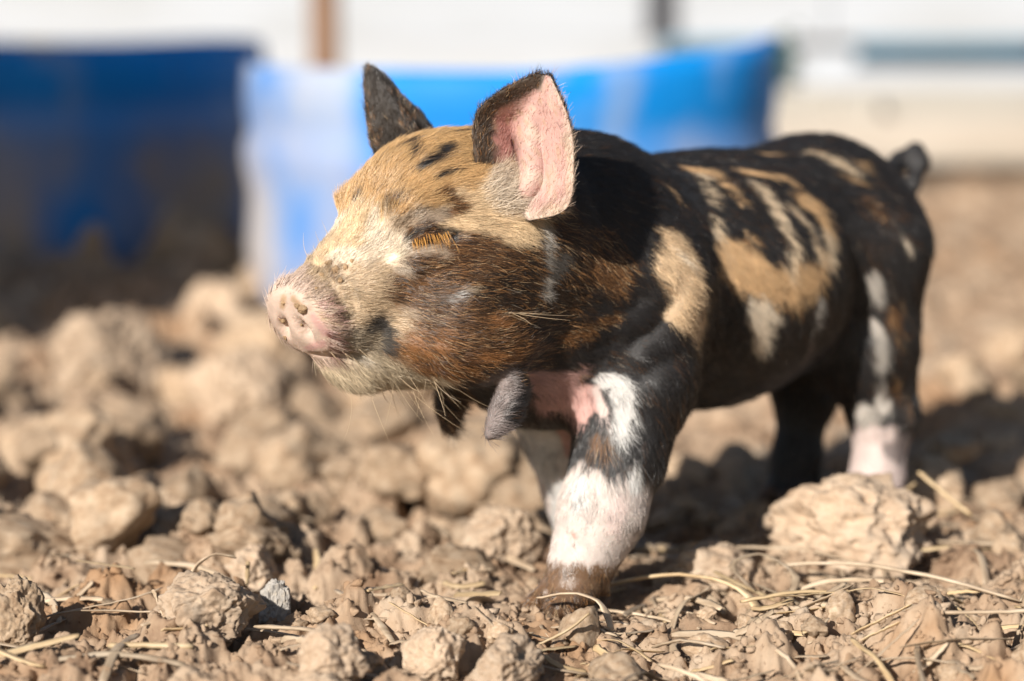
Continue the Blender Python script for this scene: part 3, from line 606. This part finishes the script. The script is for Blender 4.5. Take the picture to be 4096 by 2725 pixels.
wet = np.zeros(len(V)); wet = np.maximum(wet, smooth01((26+3*nz-V[:, 2])/3)*(V[:, 0] > 90)*(V[:, 1] > 20))
COAT = over(COAT, smooth01((25+4*nz-V[:, 2])/3)*((V[:, 0] > 90) & (V[:, 1] > 20)), HUE['mud'])
COAT = over(COAT, smooth01((14+4*nz-V[:, 2])/4)*.9, HUE['mud'])
# bare skin: snout disc, eye slit, mouth, hollow of the ear, hooves
disc_c = hd(85, 4, -37); bare = smooth01((20-np.linalg.norm((V-disc_c)*[1, 1, 1], axis=1))/4)
COAT *= (1+.22*fbm(V, 5, 3, 88)+.10*nz2)[:, None]; COAT = np.clip(COAT, .004, .85)
SKIN = COAT*.82+.05*np.array((.5, .32, .28))*(COAT.mean(1, keepdims=True) > .15)

pig = empty('piglet', (.09, 1.235, 0), R(225))
tag(pig, 'spotted black, tan and white piglet with closed eyes standing in the dirt', 'piglet')
k = NT('pig_skin'); at = k.n('Attribute', attribute_name='coat'); tc = k.n('TexCoord')
k.l(k.mix(k.mix(1.0, k.ramp(k.noise(tc.outputs['Object'], 900, 3), [(.3, (0, 0, 0)), (.75, (1, 1, 1))]), (.35, .35, .35), 'MULTIPLY'), at.outputs['Color'], (.40, .28, .19), 'MIX') if False else at.outputs['Color'], k.b.inputs['Base Color'])
aw = k.n('Attribute', attribute_name='wet'); mr = k.n('MapRange'); mr.inputs['To Min'].default_value = .62; mr.inputs['To Max'].default_value = .22; k.l(aw.outputs['Fac'], mr.inputs['Value']); k.l(mr.outputs[0], k.b.inputs['Roughness'])
k.b.inputs['Subsurface Weight'].default_value = .12; k.b.inputs['Subsurface Radius'].default_value = (1, .35, .2); k.b.inputs['Subsurface Scale'].default_value = .003
k.bump(k.noise(tc.outputs['Object'], 700, 5, .65), .35, .0012)
bm_ = mesh('body', V/1000, Q); body = obj('body', bm_, k.m, pig)
def set_attr(m, name, typ, dom, arr):
    a = m.attributes.new(name, typ, dom); a.data.foreach_set('color' if 'COLOR' in typ else 'value', np.ascontiguousarray(arr, np.float32).ravel())
set_attr(bm_, 'coat', 'FLOAT_COLOR', 'POINT', np.concatenate([SKIN, np.ones((len(V), 1))], 1)); set_attr(bm_, 'wet', 'FLOAT', 'POINT', wet)

def hair_obj(name, pts, rad, colr, mat, parent):
    """pts (n,k,3) metres, rad (n,k), colr (n,3)"""
    n, kk, _ = pts.shape; hc = bpy.data.hair_curves.new(name); hc.add_curves([kk]*n)
    hc.attributes['position'].data.foreach_set('vector', np.ascontiguousarray(pts, np.float32).ravel())
    ra = hc.attributes.get('radius') or hc.attributes.new('radius', 'FLOAT', 'POINT'); ra.data.foreach_set('value', np.ascontiguousarray(rad, np.float32).ravel())
    ca = hc.attributes.new('tint', 'FLOAT_COLOR', 'CURVE'); ca.data.foreach_set('color', np.concatenate([colr, np.ones((n, 1))], 1).astype(np.float32).ravel())
    hc.materials.append(mat); o = bpy.data.objects.new(name, hc); col.objects.link(o); o.parent = parent; return o
hm = NT('fur'); ha = hm.n('Attribute', attribute_name='tint'); hm.l(ha.outputs['Color'], hm.b.inputs['Base Color']); hm.b.inputs['Roughness'].default_value = .32; hm.b.inputs['Specular IOR Level'].default_value = .8

# roots
T = np.concatenate([Q[:, [0, 1, 2]], Q[:, [0, 2, 3]]]); Pt = V[T]; area = .5*np.linalg.norm(np.cross(Pt[:, 1]-Pt[:, 0], Pt[:, 2]-Pt[:, 0]), axis=1)
cen = Pt.mean(1); pt = PART[T[:, 0]]; hu = (cen-HEAD_O)@HEAD_R
headw = smooth01((105-np.linalg.norm(cen-HEAD_O, axis=1))/25)
dens = 1.5+2.4*headw
lb = bare[T].mean(1); dens *= (1-.93*lb); dens[pt == 1] = 1.0; dens[(pt > 1)] = 3.0
dens *= np.where((cen[:, 1] < -25) & (pt == 0), .55, 1); dens[cen[:, 2] < 6] *= .1
pk = (COAT[T[:, 0]]-np.array(HUE['pink'])); dens *= np.where(np.linalg.norm(pk, axis=1) < .12, .6, 1)
wgt = area*dens; NH = int(wgt.sum()); tri = rng.choice(len(T), NH, p=wgt/wgt.sum())
b1, b2 = rng.random(NH), rng.random(NH); fl = b1+b2 > 1; b1[fl], b2[fl] = 1-b1[fl], 1-b2[fl]; bw = np.stack([1-b1-b2, b1, b2], 1)
root = (V[T[tri]]*bw[..., None]).sum(1); hn = (NRM[T[tri]]*bw[..., None]).sum(1); hn /= np.linalg.norm(hn, axis=1, keepdims=True)
hcol = (COAT[T[tri]]*bw[..., None]).sum(1); hp_ = PART[T[tri, 0]]; hbare = (bare[T[tri]]*bw).sum(1)
hl = (root-HEAD_O)@HEAD_R; ish = smooth01((100-np.linalg.norm(root-HEAD_O, axis=1))/25)
fd = flow_dirs(root); fd += .22*np.stack([fbm(root, 14, 2, 91), fbm(root, 14, 2, 92), fbm(root, 14, 2, 93)], 1)+rng.normal(0, .09, (NH, 3))
em = hp_ > 0
et_, es_ = (UVS[T[tri]][..., 1]*bw).sum(1), (UVS[T[tri]][..., 0]*bw).sum(1)
ed = np.where((hp_ <= 2)[:, None], np.array((-.05, .25, 1.)), np.array((.15, -.2, 1.)))+np.where((hp_ <= 2)[:, None], np.array((.0, .35, -.1)), np.array((.2, 0, 0)))*np.sign(et_)[:, None]*np.abs(et_)[:, None]**2
fd[em] = (ed+rng.normal(0, .3, (NH, 3)))[em]
_tf = smooth01((13-np.linalg.norm((hl-np.array((2, 40, 20)))*np.array((.8, 1, .8)), axis=1))/5)[:, None]; fd = fd*(1-.8*_tf)+.8*_tf*(np.array((-.75, .35, .55))+rng.normal(0, .25, (NH, 3))); hcol = hcol*(1-.7*_tf)+.7*_tf*np.array((.62, .54, .45))
fd -= hn*(fd*hn).sum(1, keepdims=True); fd /= np.linalg.norm(fd, axis=1, keepdims=True)+1e-6
ln = 8.5*(1-ish)+7.2*ish
chinw = smooth01((-48-hl[:, 2])/10)*smooth01((hl[:, 0]-20)/12)*ish; ln = ln+3.0*chinw
muz = smooth01((hl[:, 0]-58)/12)*ish*smooth01((hl[:, 2]+50)/6); ln = ln*(1-.55*muz)
eyew = smooth01((17-np.linalg.norm(hl-np.array((40, 36, 0)), axis=1))/9); ln *= 1-.5*eyew
ln = np.where(hp_ == 1, 3.0+3.0*(np.abs(et_) > .8)+4*(es_ < .12), ln); ln = np.where(hp_ > 1, 4.5, ln); ln *= 1-.55*smooth01((75-root[:, 2])/30)*(root[:, 0] < 150)*(hp_ == 0)
ln = np.where(np.linalg.norm(hl-np.array((0, 35, -78)), axis=1) < 19, 5.0, ln); ln = np.where(hbare > .5, 1.6, ln)
ln = np.where((root[:, 0] < -160), 2.6, ln); tuft = smooth01((13-np.linalg.norm((hl-np.array((2, 40, 20)))*np.array((.8, 1, .8)), axis=1))/5)*(hp_ == 0); ln = ln+5*tuft; ln *= rng.uniform(.6, 1.25, NH)
lift = (.35*tuft+.15+.14*ish+.25*chinw+.25*muz+.25*hbare+.10*em)*rng.uniform(.5, 1.5, NH)
NP_ = 4; tt = np.linspace(0, 1, NP_)[None, :, None]
curl = rng.normal(0, .16, (NH, 3)); curl -= hn*(curl*hn).sum(1, keepdims=True)
pts = root[:, None]-hn[:, None]*.25+ln[:, None, None]*(tt*fd[:, None]*np.cos(lift)[:, None, None]+hn[:, None]*np.sin(lift)[:, None, None]*(tt-.55*tt**2)+curl[:, None]*tt**2)
clump = np.stack([fbm(root, 3.5, 2, 95), fbm(root, 3.5, 2, 96), fbm(root, 3.5, 2, 97)], 1); pts += (ln*.22)[:, None, None]*clump[:, None]*tt**1.5
lum = hcol.mean(1); v_ = rng.uniform(.72, 1.25, NH)[:, None]; hc_ = hcol*v_
mixr = rng.random(NH); brn = (lum > .02) & (lum < .16) & (hcol[:, 0] > hcol[:, 2]*1.6)
hc_ = np.where((brn & (mixr < .30))[:, None], np.array((.018, .014, .012))*v_, hc_); hc_ = np.where((brn & (mixr > .80))[:, None], np.array((.36, .175, .065))*v_, hc_); hc_ = np.where((brn & (mixr > .955))[:, None], np.array((.60, .43, .25)), hc_)
blk = lum < .02; hc_ = np.where((blk & (mixr > .78))[:, None], np.array((.085, .042, .02)), hc_); hc_ = np.where((blk & (mixr > .985))[:, None], np.array((.35, .30, .24)), hc_)
lig = lum > .3; hc_ = np.where((lig & (mixr > .93))[:, None], hc_*.55, hc_)
rad = (.060+.02*(1-ish))[:, None]*np.array([1, .95, .75, .25])[None]*rng.uniform(.75, 1.25, NH)[:, None]
fur = hair_obj('fur', pts/1000, rad/1000, hc_, hm.m, pig); tag(fur, kind='stuff')
# eyelashes, whiskers
def snap(p): return V[np.argmin(((V-p)**2).sum(1))]
ls, lr, lc = [], [], []
for i in range(46):
    s = i/45; p = np.array(hd(47-17*s, 33.5+8*s, -2.2+2.6*s+1.2*math.sin(math.pi*s))); d = HEAD_R @ np.array([.25-.3*s+rng.normal(0, .12), .75, -.75+rng.normal(0, .12)]); L_ = rng.uniform(5, 8)*(.6+.4*math.sin(math.pi*(.15+.7*s)))
    p = snap(p)+HEAD_R @ np.array([0, -.3, .6]); t = np.linspace(0, 1, 4)[:, None]; ls.append(p+L_*(t*d+t*t*np.array([0, 0, -.18]))); lr.append(np.array([.11, .10, .08, .03])); lc.append(np.array((.62, .31, .075))*rng.uniform(.6, 1.2))
lash = hair_obj('eyelashes', np.array(ls)/1000, np.array(lr)/1000, np.array(lc), hm.m, pig)
ls, lr, lc = [], [], []
for i in range(60):
    if i < 34: p = hd(rng.uniform(20, 62), rng.uniform(2, 26), -66); d = HEAD_R @ np.array([rng.normal(-.5, .35), rng.normal(.1, .25), -.9]); L_ = rng.uniform(10, 26)
    elif i < 46: p = hd(rng.uniform(60, 84), rng.uniform(-8, 12), -6); d = HEAD_R @ np.array([rng.normal(.4, .3), -.5, .6]); L_ = rng.uniform(5, 14)
    elif i < 52: p = hd(rng.uniform(5, 14), 46, -34); d = HEAD_R @ np.array([-1, .3, -.25+rng.normal(0, .1)]); L_ = rng.uniform(16, 24)
    else: p = hd(rng.uniform(66, 80), rng.uniform(14, 22), -50); d = HEAD_R @ np.array([rng.normal(-.2, .4), .5, -.7]); L_ = rng.uniform(5, 10)
    p = snap(p); t = np.linspace(0, 1, 5)[:, None]; cv = rng.normal(0, .22, 3)+np.array([-.15, 0, .1]); ls.append(p+L_*(t*d+t*t*cv)); lr.append(np.array([.10, .09, .08, .06, .02])); lc.append(np.array((.62, .47, .30))*rng.uniform(.5, 1.1))
wh = hair_obj('whiskers', np.array(ls)/1000, np.array(lr)/1000, np.array(lc), hm.m, pig)
# ---------------------------------------------------------------- clods and stones
def ico(sub):
    bm = bmesh.new(); bmesh.ops.create_icosphere(bm, subdivisions=sub, radius=1); V_ = np.array([v.co[:] for v in bm.verts]); F_ = np.array([[v.index for v in f.verts] for f in bm.faces]); bm.free(); return V_, F_
IV, IF = ico(6); IV4, IF4 = ico(4)
def clod_mesh(seed, rough=1.0, cuts=7, fine=False):
    V0, F0 = (IV, IF) if fine else (IV4, IF4); r_ = np.random.default_rng(seed); P = V0.copy(); P *= (1+.46*fbm(V0+seed*3.1, 1.0, 2, seed))[:, None]
    for i in range(cuts):
        n = r_.normal(0, 1, 3); n /= np.linalg.norm(n); d = r_.uniform(.55, .92); e = P@n-d; P -= np.where(e > 0, e*.75, 0)[:, None]*n
    D = .20*rough*fbm(V0+seed*5.7, .50, 3, seed+9)+.12*rough*(.45-np.abs(fbm(V0+seed*1.7, .30, 2, seed+12))*1.6)+.045*rough*(.4-np.abs(fbm(V0+seed, .13, 2, seed+19))*1.5)
    pits = np.clip(fbm(V0+seed*2, .22, 2, seed+33)-.3, 0, 1)*.14*rough
    if fine: D = D+.05*rough*(.4-np.abs(fbm(V0+seed, .065, 2, seed+21))*1.5)
    return mesh('clod', P*(1+D-pits)[:, None], F0)
def clodmat(name, stops, bump=.9, lo=.72):
    k = NT(name); tc = k.n('TexCoord'); ob = tc.outputs['Object']; gi = k.n('ObjectInfo'); c = k.ramp(k.noise(ob, 3.0, 8, .62), stops)
    hs = k.n('HueSaturation'); mr = k.n('MapRange'); mr.inputs['To Min'].default_value = lo; mr.inputs['To Max'].default_value = 1.15; k.l(gi.outputs['Random'], mr.inputs['Value']); k.l(mr.outputs[0], hs.inputs['Value']); k.l(c, hs.inputs['Color'])
    k.l(hs.outputs[0], k.b.inputs['Base Color']); k.b.inputs['Roughness'].default_value = .95; k.b.inputs['Specular IOR Level'].default_value = .15; k.bump(k.noise(ob, 22, 8, .70), bump, .0003); return k.m
CL = clodmat('clod_soil', [(.28, (.22, .14, .085)), (.46, (.37, .265, .175)), (.66, (.48, .37, .265))]); CG = clodmat('pale_clod', [(.25, (.30, .205, .135)), (.5, (.44, .33, .235)), (.75, (.52, .42, .32))], .9, .88); CS = clodmat('grey_stone', [(.3, (.38, .36, .34)), (.5, (.52, .48, .43)), (.7, (.60, .52, .42))], .6)
CM = [clod_mesh(100+i) for i in range(10)]; FINE = [clod_mesh(300+i, 1.15, 5, True) for i in range(6)]
for m in CM: m.materials.append(CL)
def clod(m, x, y, r, label, group=None, sq=(1, 1, .8), rot=None, sink=.35, name='soil_clod', cat='clod', mat=None, dz=0):
    o = bpy.data.objects.new(name, m); col.objects.link(o); rz = rr_.uniform(0, 6.28) if rot is None else rot
    o.scale = (r*sq[0], r*sq[1], r*sq[2]); o.rotation_euler = (rr_.uniform(-.25, .25), rr_.uniform(-.25, .25), rz) if rot is None else (0, 0, rz); o.location = (x, y, gz(x, y)+r*sq[2]*(1-sink)*.75+dz)
    if mat:
        if not m.materials: m.materials.append(mat)
    tag(o, label, cat, group); return o
rr_ = random.Random(11)
for i, (m, x, y, r, sq, rot, sink, mat, nm, ct, lab) in enumerate((
    (FINE[0], -.134, 1.035, .0225, (1.05, .9, .85), .6, -.15, CG, 'soil_clod', 'clod', 'large pale crusty clod beside the small pointed grey stone'),
    (FINE[1], -.108, 1.078, .0105, (.85, .8, 1.2), 2.0, 0, CS, 'stone', 'stone', 'small pointed grey stone behind the large pale clod'),
    (FINE[2], -.218, 1.035, .0135, (1, 1, 1.25), 4.0, 0, CL, 'soil_clod', 'clod', 'upright clod with a dark broken face and a dry rootlet beside it'),
    (FINE[3], -.034, .995, .0135, (1, .9, 1), 1.0, 0, CG, 'soil_clod', 'clod', 'knobbly grey clod in the straw below the muddy hoof'),
    (FINE[4], -.004, .985, .0175, (1.1, .9, .8), 5.1, 0, CG, 'soil_clod', 'clod', 'broad crumbly clod next to the knobbly grey clod'),
    (FINE[5], -.076, .968, .0140, (1.15, .9, .85), 3.3, 0, CG, 'soil_clod', 'clod', 'flat clod with one raised horn in front of the long grey straw'),
    (FINE[0], .172, 1.19, .037, (1.12, .9, .80), 2.6, .55, CG, 'soil_clod', 'clod', 'biggest rugged clod, in front of the hind foot'),
    (FINE[5], .098, 1.165, .024, (1.2, .9, .7), .4, .5, CL, 'soil_clod', 'clod', 'sloping slab of soil beside the biggest clod'),
    (FINE[0], -.006, 1.20, .0200, (1, .9, .95), 3.9, .1, CG, 'soil_clod', 'clod', 'smooth pale clod behind the muddy fore hoof'),
    (FINE[4], -.126, 1.155, .0165, (1, .9, .95), 2.2, 0, CG, 'soil_clod', 'clod', 'pale faceted clod behind the thin upright straw'),
    (FINE[2], -.250, 1.46, .0165, (1, .9, .95), 1.2, .1, CG, 'soil_clod', 'clod', 'round pale clod on top of the rough dark soil'),
    (FINE[4], -.243, 1.98, .032, (.85, .8, 1.25), .5, .1, CG, 'soil_clod', 'clod', 'tall pale clod in front of the gap between the two tubs'),
    (FINE[4], -.30, 1.80, .042, (1.1, .9, .9), 1.5, .2, CL, 'soil_clod', 'clod', 'large brown clod in front of the shaded tub'),
    (FINE[0], -.20, 1.72, .036, (1, .9, 1), 5.5, .2, CL, 'soil_clod', 'clod', 'lumpy clod below the piglet\'s snout at the back of the heap'))):
    clod(m, x, y, r, lab, None, sq, rot, sink, nm, ct, mat)
feet = ((.026, 1.10), (.194, 1.272), (.148, 1.325), (.040, 1.20))
def free(x, y, d): return all((x-a)**2+(y-b)**2 > d*d for a, b in feet)
n_c = 0
while n_c < 280:
    y = 1/(rr_.uniform(1/2.5, 1/.985)); x = rr_.uniform(-.235, .235)*y; nearness = (y < 1.16)
    if y > 2.0 and x > -.2: continue
    r = (rr_.uniform(.003, .009) if nearness else rr_.uniform(.006, .014+.012*min(1, y-1.1)+(.012 if x < .05 else 0)))*(1.4 if rr_.random() < .12 else 1)
    if not free(x, y, .035+r): continue
    sz = 'small' if r < (.006 if nearness else .013) else ('medium-sized' if r < (.009 if nearness else .021) else 'big')
    if nearness: where = 'among the straw below the muddy hoof' if abs(x-.02) < .07 else ('among the straw in front of the biggest clod' if x > 0 else 'around the large pale clod')
    elif x < -.02: where = 'in front of the shaded tub' if y > 1.75 else ('on the rough soil under the piglet\'s snout' if x > -.16 else 'on the rough soil heap away from the snout')
    else: where = 'in the piglet\'s shadow' if y < 1.5 and x > .05 else 'on the soil behind the piglet'
    lab = sz+(' dry crumb of soil ' if nearness else ' tan clod lying ')+where; g_ = sz+' clods '+where
    clod(CM[rr_.randrange(10)], x, y, r, lab, g_, (rr_.uniform(.8, 1.25), rr_.uniform(.8, 1.2), rr_.uniform(.6, 1.0)), None, .35); n_c += 1
# gravel-sized crumbs nobody could count
def crumbs(n, seed, y0, y1, r0, r1):
    r_ = np.random.default_rng(seed); v, f = ico(2); y = 1/r_.uniform(1/y1, 1/y0, n); x = r_.uniform(-.24, .24, n)*y; Vs, Fs, sh_ = [], [], []
    for k_ in range(16):
        p = v*(1+1.0*fbm(v+k_*3.3, .8, 3, 400+k_, .7))[:, None]
        for c_ in range(9):
            nn_ = r_.normal(0, 1, 3); nn_ /= np.linalg.norm(nn_); e = p@nn_-r_.uniform(.30, .75); p = p-np.where(e > 0, e*.96, 0)[:, None]*nn_
        sh_.append(p)
    for i in range(n):
        s_ = r0+(r1-r0)*r_.random()**2.2; w = sh_[i % 16]*r_.uniform(.7, 1.2, 3)*s_; a_ = r_.uniform(0, 6.28); c_, s2 = math.cos(a_), math.sin(a_)
        Vs.append(np.stack([w[:, 0]*c_-w[:, 1]*s2+x[i], w[:, 0]*s2+w[:, 1]*c_+y[i], w[:, 2]+gz(x[i], y[i])+s_*.3], 1)); Fs.append(f+i*len(v))
    return np.concatenate(Vs), np.concatenate(Fs)
cv, cf = crumbs(6500, 5, .97, 1.5, .0008, .0038)
tag(obj('soil_crumbs', mesh('soil_crumbs', cv, cf, False), SOIL), 'fine loose crumbs of dry soil over the ground', 'soil', kind='stuff')
# ---------------------------------------------------------------- straw
def straw_mesh(pts, w, th, sides=6, split=0):
    pts = np.array(pts, float); n = 14; x = np.linspace(0, len(pts)-1, n); i = np.clip(np.floor(x).astype(int), 0, len(pts)-2); t = (x-i)[:, None]
    a = pts[np.clip(i-1, 0, len(pts)-1)]; b = pts[i]; c = pts[i+1]; d = pts[np.clip(i+2, 0, len(pts)-1)]
    P = .5*((2*b)+(-a+c)*t+(2*a-5*b+4*c-d)*t*t+(-a+3*b-3*c+d)*t**3); T_ = np.gradient(P, axis=0); T_ /= np.linalg.norm(T_, axis=1, keepdims=True)+1e-9
    up = np.array([0, .25, 1.]); S_ = np.cross(T_, up); S_ /= np.linalg.norm(S_, axis=1, keepdims=True)+1e-9; U_ = np.cross(S_, T_); V_ = []
    q_ = np.random.default_rng(int(abs(P[0, 0]*1e6+w*1e7)) % 9999); prof = (1+q_.normal(0, .10, n))*np.where(np.arange(n) == n-1, .55, 1)*np.where(np.arange(n) == 0, .75, 1); P = P+q_.normal(0, .00012, P.shape)
    for k_ in range(sides):
        an = 2*math.pi*k_/sides; V_.append(P+S_*(math.cos(an)*w*.5*prof)[:, None]+U_*(math.sin(an)*th*.5*prof)[:, None])
    V_ = np.stack(V_, 1).reshape(-1, 3); F_ = [[i*sides+k_, i*sides+(k_+1) % sides, (i+1)*sides+(k_+1) % sides, (i+1)*sides+k_] for i in range(n-1) for k_ in range(sides)]
    F_ += [list(range(sides))[::-1], [(n-1)*sides+k_ for k_ in range(sides)]]; return mesh('straw', V_, F_)
def strawmat(name, a, b, c):
    k = NT(name); tc = k.n('TexCoord'); mp = k.n('Mapping'); mp.inputs['Scale'].default_value = (12, 60, 60); k.l(tc.outputs['Object'], mp.inputs['Vector']); gi = k.n('ObjectInfo')
    cc = k.ramp(k.noise(mp.outputs[0], 3, 5), [(.3, a), (.55, b), (.75, c)]); hs = k.n('HueSaturation'); mr = k.n('MapRange'); mr.inputs['To Min'].default_value = .65; mr.inputs['To Max'].default_value = 1.15; k.l(gi.outputs['Random'], mr.inputs['Value']); k.l(mr.outputs[0], hs.inputs['Value']); k.l(cc, hs.inputs['Color'])
    k.l(hs.outputs[0], k.b.inputs['Base Color']); k.b.inputs['Roughness'].default_value = .55; k.bump(k.noise(mp.outputs[0], 12, 3), .4, .0006); return k.m
SG = strawmat('dry_straw', (.30, .215, .14), (.50, .385, .265), (.64, .53, .40)); SY = strawmat('golden_straw', (.40, .27, .14), (.58, .43, .25), (.68, .55, .36))
def W3(x, y, dz): return (x, y, gz(x, y)+dz)
def straw(pts, w, th, label, mat=SG, name='straw', ends=True):
    g0 = np.mean([gz(p[0], p[1]) for p in pts]); P = np.array([(p[0], p[1], g0+p[2]) for p in pts]); w *= 1.35; c_ = P.mean(0); o = obj(name, straw_mesh(P-c_, w, th), mat); o.location = c_; tag(o, label, 'straw'); return o
for pts, w, th, lab, mt in (
    ([(-.113, 1.035, .010), (-.085, 1.02, .012), (-.066, 1.008, .006)], .0042, .002, 'long thick grey straw stalk leaning from the large pale clod', SG),
    ([(-.082, 1.10, .012), (-.062, 1.06, .010), (-.048, 1.02, .003)], .0026, .0014, 'slender pale straw slanting down to the knobbly clod', SG),
    ([(-.125, 1.105, .003), (-.1245, 1.107, .011), (-.124, 1.107, .019)], .0016, .0013, 'thin straw tip standing upright in the soil', SY),
    ([(-.149, 1.09, .002), (-.147, 1.09, .014), (-.138, 1.09, .021), (-.128, 1.095, .018)], .0030, .0012, 'frayed grey straw arched over like a hook', SG),
    ([(-.172, 1.0, .004), (-.155, .997, .005), (-.135, .995, .005)], .0036, .003, 'short blunt golden straw piece lying in front of the large pale clod', SY),
    ([(-.215, 1.055, .010), (-.195, 1.06, .013), (-.165, 1.065, .011), (-.14, 1.06, .014), (-.137, 1.055, .004)], .0022, .001, 'long bent grass blade lying behind the upright clod', SG),
    ([(.012, 1.075, .012), (.028, 1.068, .016), (.040, 1.062, .013), (.045, 1.055, .002)], .0040, .0012, 'curled flat straw lying over the muddy hoof', SG),
    ([(.018, 1.06, .004), (.034, 1.052, .006), (.047, 1.045, .004)], .0026, .0014, 'pale straw chip under the curled flat straw', SG),
    ([(.010, 1.03, .003), (.024, 1.03, .010), (.034, 1.03, .018)], .0022, .0014, 'straw stub rising from the crumbly clod', SY),
    ([(.040, 1.14, .006), (.075, 1.12, .018), (.105, 1.105, .016), (.118, 1.09, .003)], .0046, .002, 'long arched golden straw beside the muddy hoof', SY),
    ([(.128, 1.135, .010), (.165, 1.12, .014), (.20, 1.10, .012), (.235, 1.085, .005)], .0042, .002, 'longest pale curved straw in front of the biggest clod', SG),
    ([(.115, 1.115, .006), (.105, 1.125, .016), (.12, 1.13, .020), (.135, 1.12, .012), (.13, 1.11, .003)], .0032, .0012, 'looped straw blade curling in front of the biggest clod', SG),
    ([(.098, 1.14, .014), (.115, 1.12, .010), (.138, 1.095, .005)], .0034, .0016, 'golden straw slanting across the looped blade', SY),
    ([(.105, 1.075, .006), (.130, 1.08, .009), (.155, 1.083, .008)], .0050, .002, 'broad split straw lying flat below the longest straw', SY),
    ([(.186, 1.235, .014), (.200, 1.232, .026), (.210, 1.23, .034)], .0044, .0022, 'bright yellow straw leaning up beside the hind foot', SY),
    ([(.211, 1.229, .034), (.221, 1.222, .026), (.236, 1.215, .014)], .0044, .0022, 'bright yellow broken straw half hanging down from its bend', SY),
    ([(.185, 1.01, .005), (.21, 1.008, .006), (.245, 1.01, .007)], .0034, .0018, 'straight pale straw lying by the edge of the orange soil', SG),
    ([(-.150, 1.03, .003), (-.156, 1.035, .014), (-.158, 1.035, .020)], .0022, .0010, 'split grey straw sprout beside the large pale clod', SG),
    ([(.062, 1.03, .004), (.075, 1.02, .010), (.092, 1.012, .009)], .0030, .0014, 'short forked straw below the arched golden straw', SG),
    ([(-.225, .99, .012), (-.21, .985, .006), (-.195, .98, .003)], .0055, .0015, 'dark curled leaf blade below the upright clod', SY)):
    straw(pts, w, th, lab, mt)
SM = []
for i in range(22):
    r_ = random.Random(900+i); L_ = r_.uniform(.012, .062)*(1 if i % 4 else .5); bend = r_.choice((0, 0, .03, -.03, .06, -.1, .2)); kz = r_.choice((0, 0, 0, .03, .08))
    P_ = [(-L_/2, 0, 0), (-L_/4, bend*L_*.35, kz*L_*.7), (.02*L_, bend*L_*.5, kz*L_), (L_/4, bend*L_*.3, kz*L_*.4), (L_/2, -bend*L_*.3, 0)]
    m = straw_mesh(P_, r_.uniform(.0012, .0046), r_.uniform(.0005, .0009), 6); m.materials.append(SY if i % 5 == 0 else SG); SM.append((m, L_))
n_s = 0
while n_s < 300:
    y = 1/rr_.uniform(1/1.32, 1/.972); x = rr_.uniform(-.235, .235)*y
    if rr_.random() > (.45+.55*smooth01(np.array((x+.12)/.2))) or not free(x, y, .03): continue
    m, L_ = SM[rr_.randrange(22)]; a_ = rr_.uniform(0, math.pi); dx, dy = math.cos(a_)*L_/2, math.sin(a_)*L_/2; z0, zm, z1 = gz(x-dx, y-dy), gz(x, y), gz(x+dx, y+dy)
    o = bpy.data.objects.new('straw', m); col.objects.link(o); zc = max(zm, (z0+z1)/2)+rr_.uniform(-.0008, .0035); o.location = (x, y, zc); o.rotation_euler = (rr_.uniform(-.6, .6), -math.atan2(z1-z0, L_)*.8+rr_.uniform(-.15, .15), a_)
    kind_ = ('golden ' if m.materials[0] == SY else 'grey-brown ')+('short ' if L_ < .022 else 'long ')
    where = ('under the muddy hoof' if abs(x-.02) < .06 else ('around the large pale clod' if x < -.04 else 'around the looped straw blade')) if y < 1.12 else ('beside the piglet\'s legs' if x > 0 else 'behind the pale faceted clod')
    tag(o, kind_+'straw scrap on the soil '+where, 'straw', kind_+'straw scraps '+where); n_s += 1

# ---------------------------------------------------------------- mud crumbs on the snout, weed by the fence
CK = clodmat('mud_crumb', [(.3, (.30, .18, .095)), (.5, (.42, .28, .16)), (.7, (.50, .37, .24))]); mk = [clod_mesh(700+i, 1.2, 4) for i in range(4)]
for m in mk: m.materials.append(CK)
for i, (x, y, z, r) in enumerate(MUD_CRUMBS):
    o = bpy.data.objects.new('mud_crumb', mk[i % 4]); col.objects.link(o); o.location = (x, y, z); o.scale = (r*.001, r*.0009, r*.0008); o.rotation_euler = (i, i*2, i*3)
    tag(o, *(('dry brown mud crumb stuck to the flat nose of the piglet', 'crumb', 'mud crumbs on the flat nose') if i < 6 else ('dark dirt crumb caught in the hair on the bridge of the snout', 'crumb', 'dirt crumbs on the bridge of the snout')))
kw = NT('weed_leaf'); kw.b.inputs['Base Color'].default_value = (.05, .10, .025, 1); kw.b.inputs['Roughness'].default_value = .6
weed = empty('weed', (.405, 3.6, 0)); tag(weed, 'small dark green weed growing between the blue tub and the white fence', 'weed')
obj('stem', straw_mesh([(0, 0, -.02), (.004, 0, .07), (-.003, 0, .14), (.002, 0, .2)], .004, .004), kw.m, weed)
for i in range(9):
    a_ = i*2.4; z_ = .13+.009*i; L_ = .04-.002*i; obj('leaf', straw_mesh([(0, 0, z_), (math.cos(a_)*L_*.5, math.sin(a_)*L_*.5, z_+.012), (math.cos(a_)*L_, math.sin(a_)*L_, z_+.004)], .014, .0012), kw.m, weed)
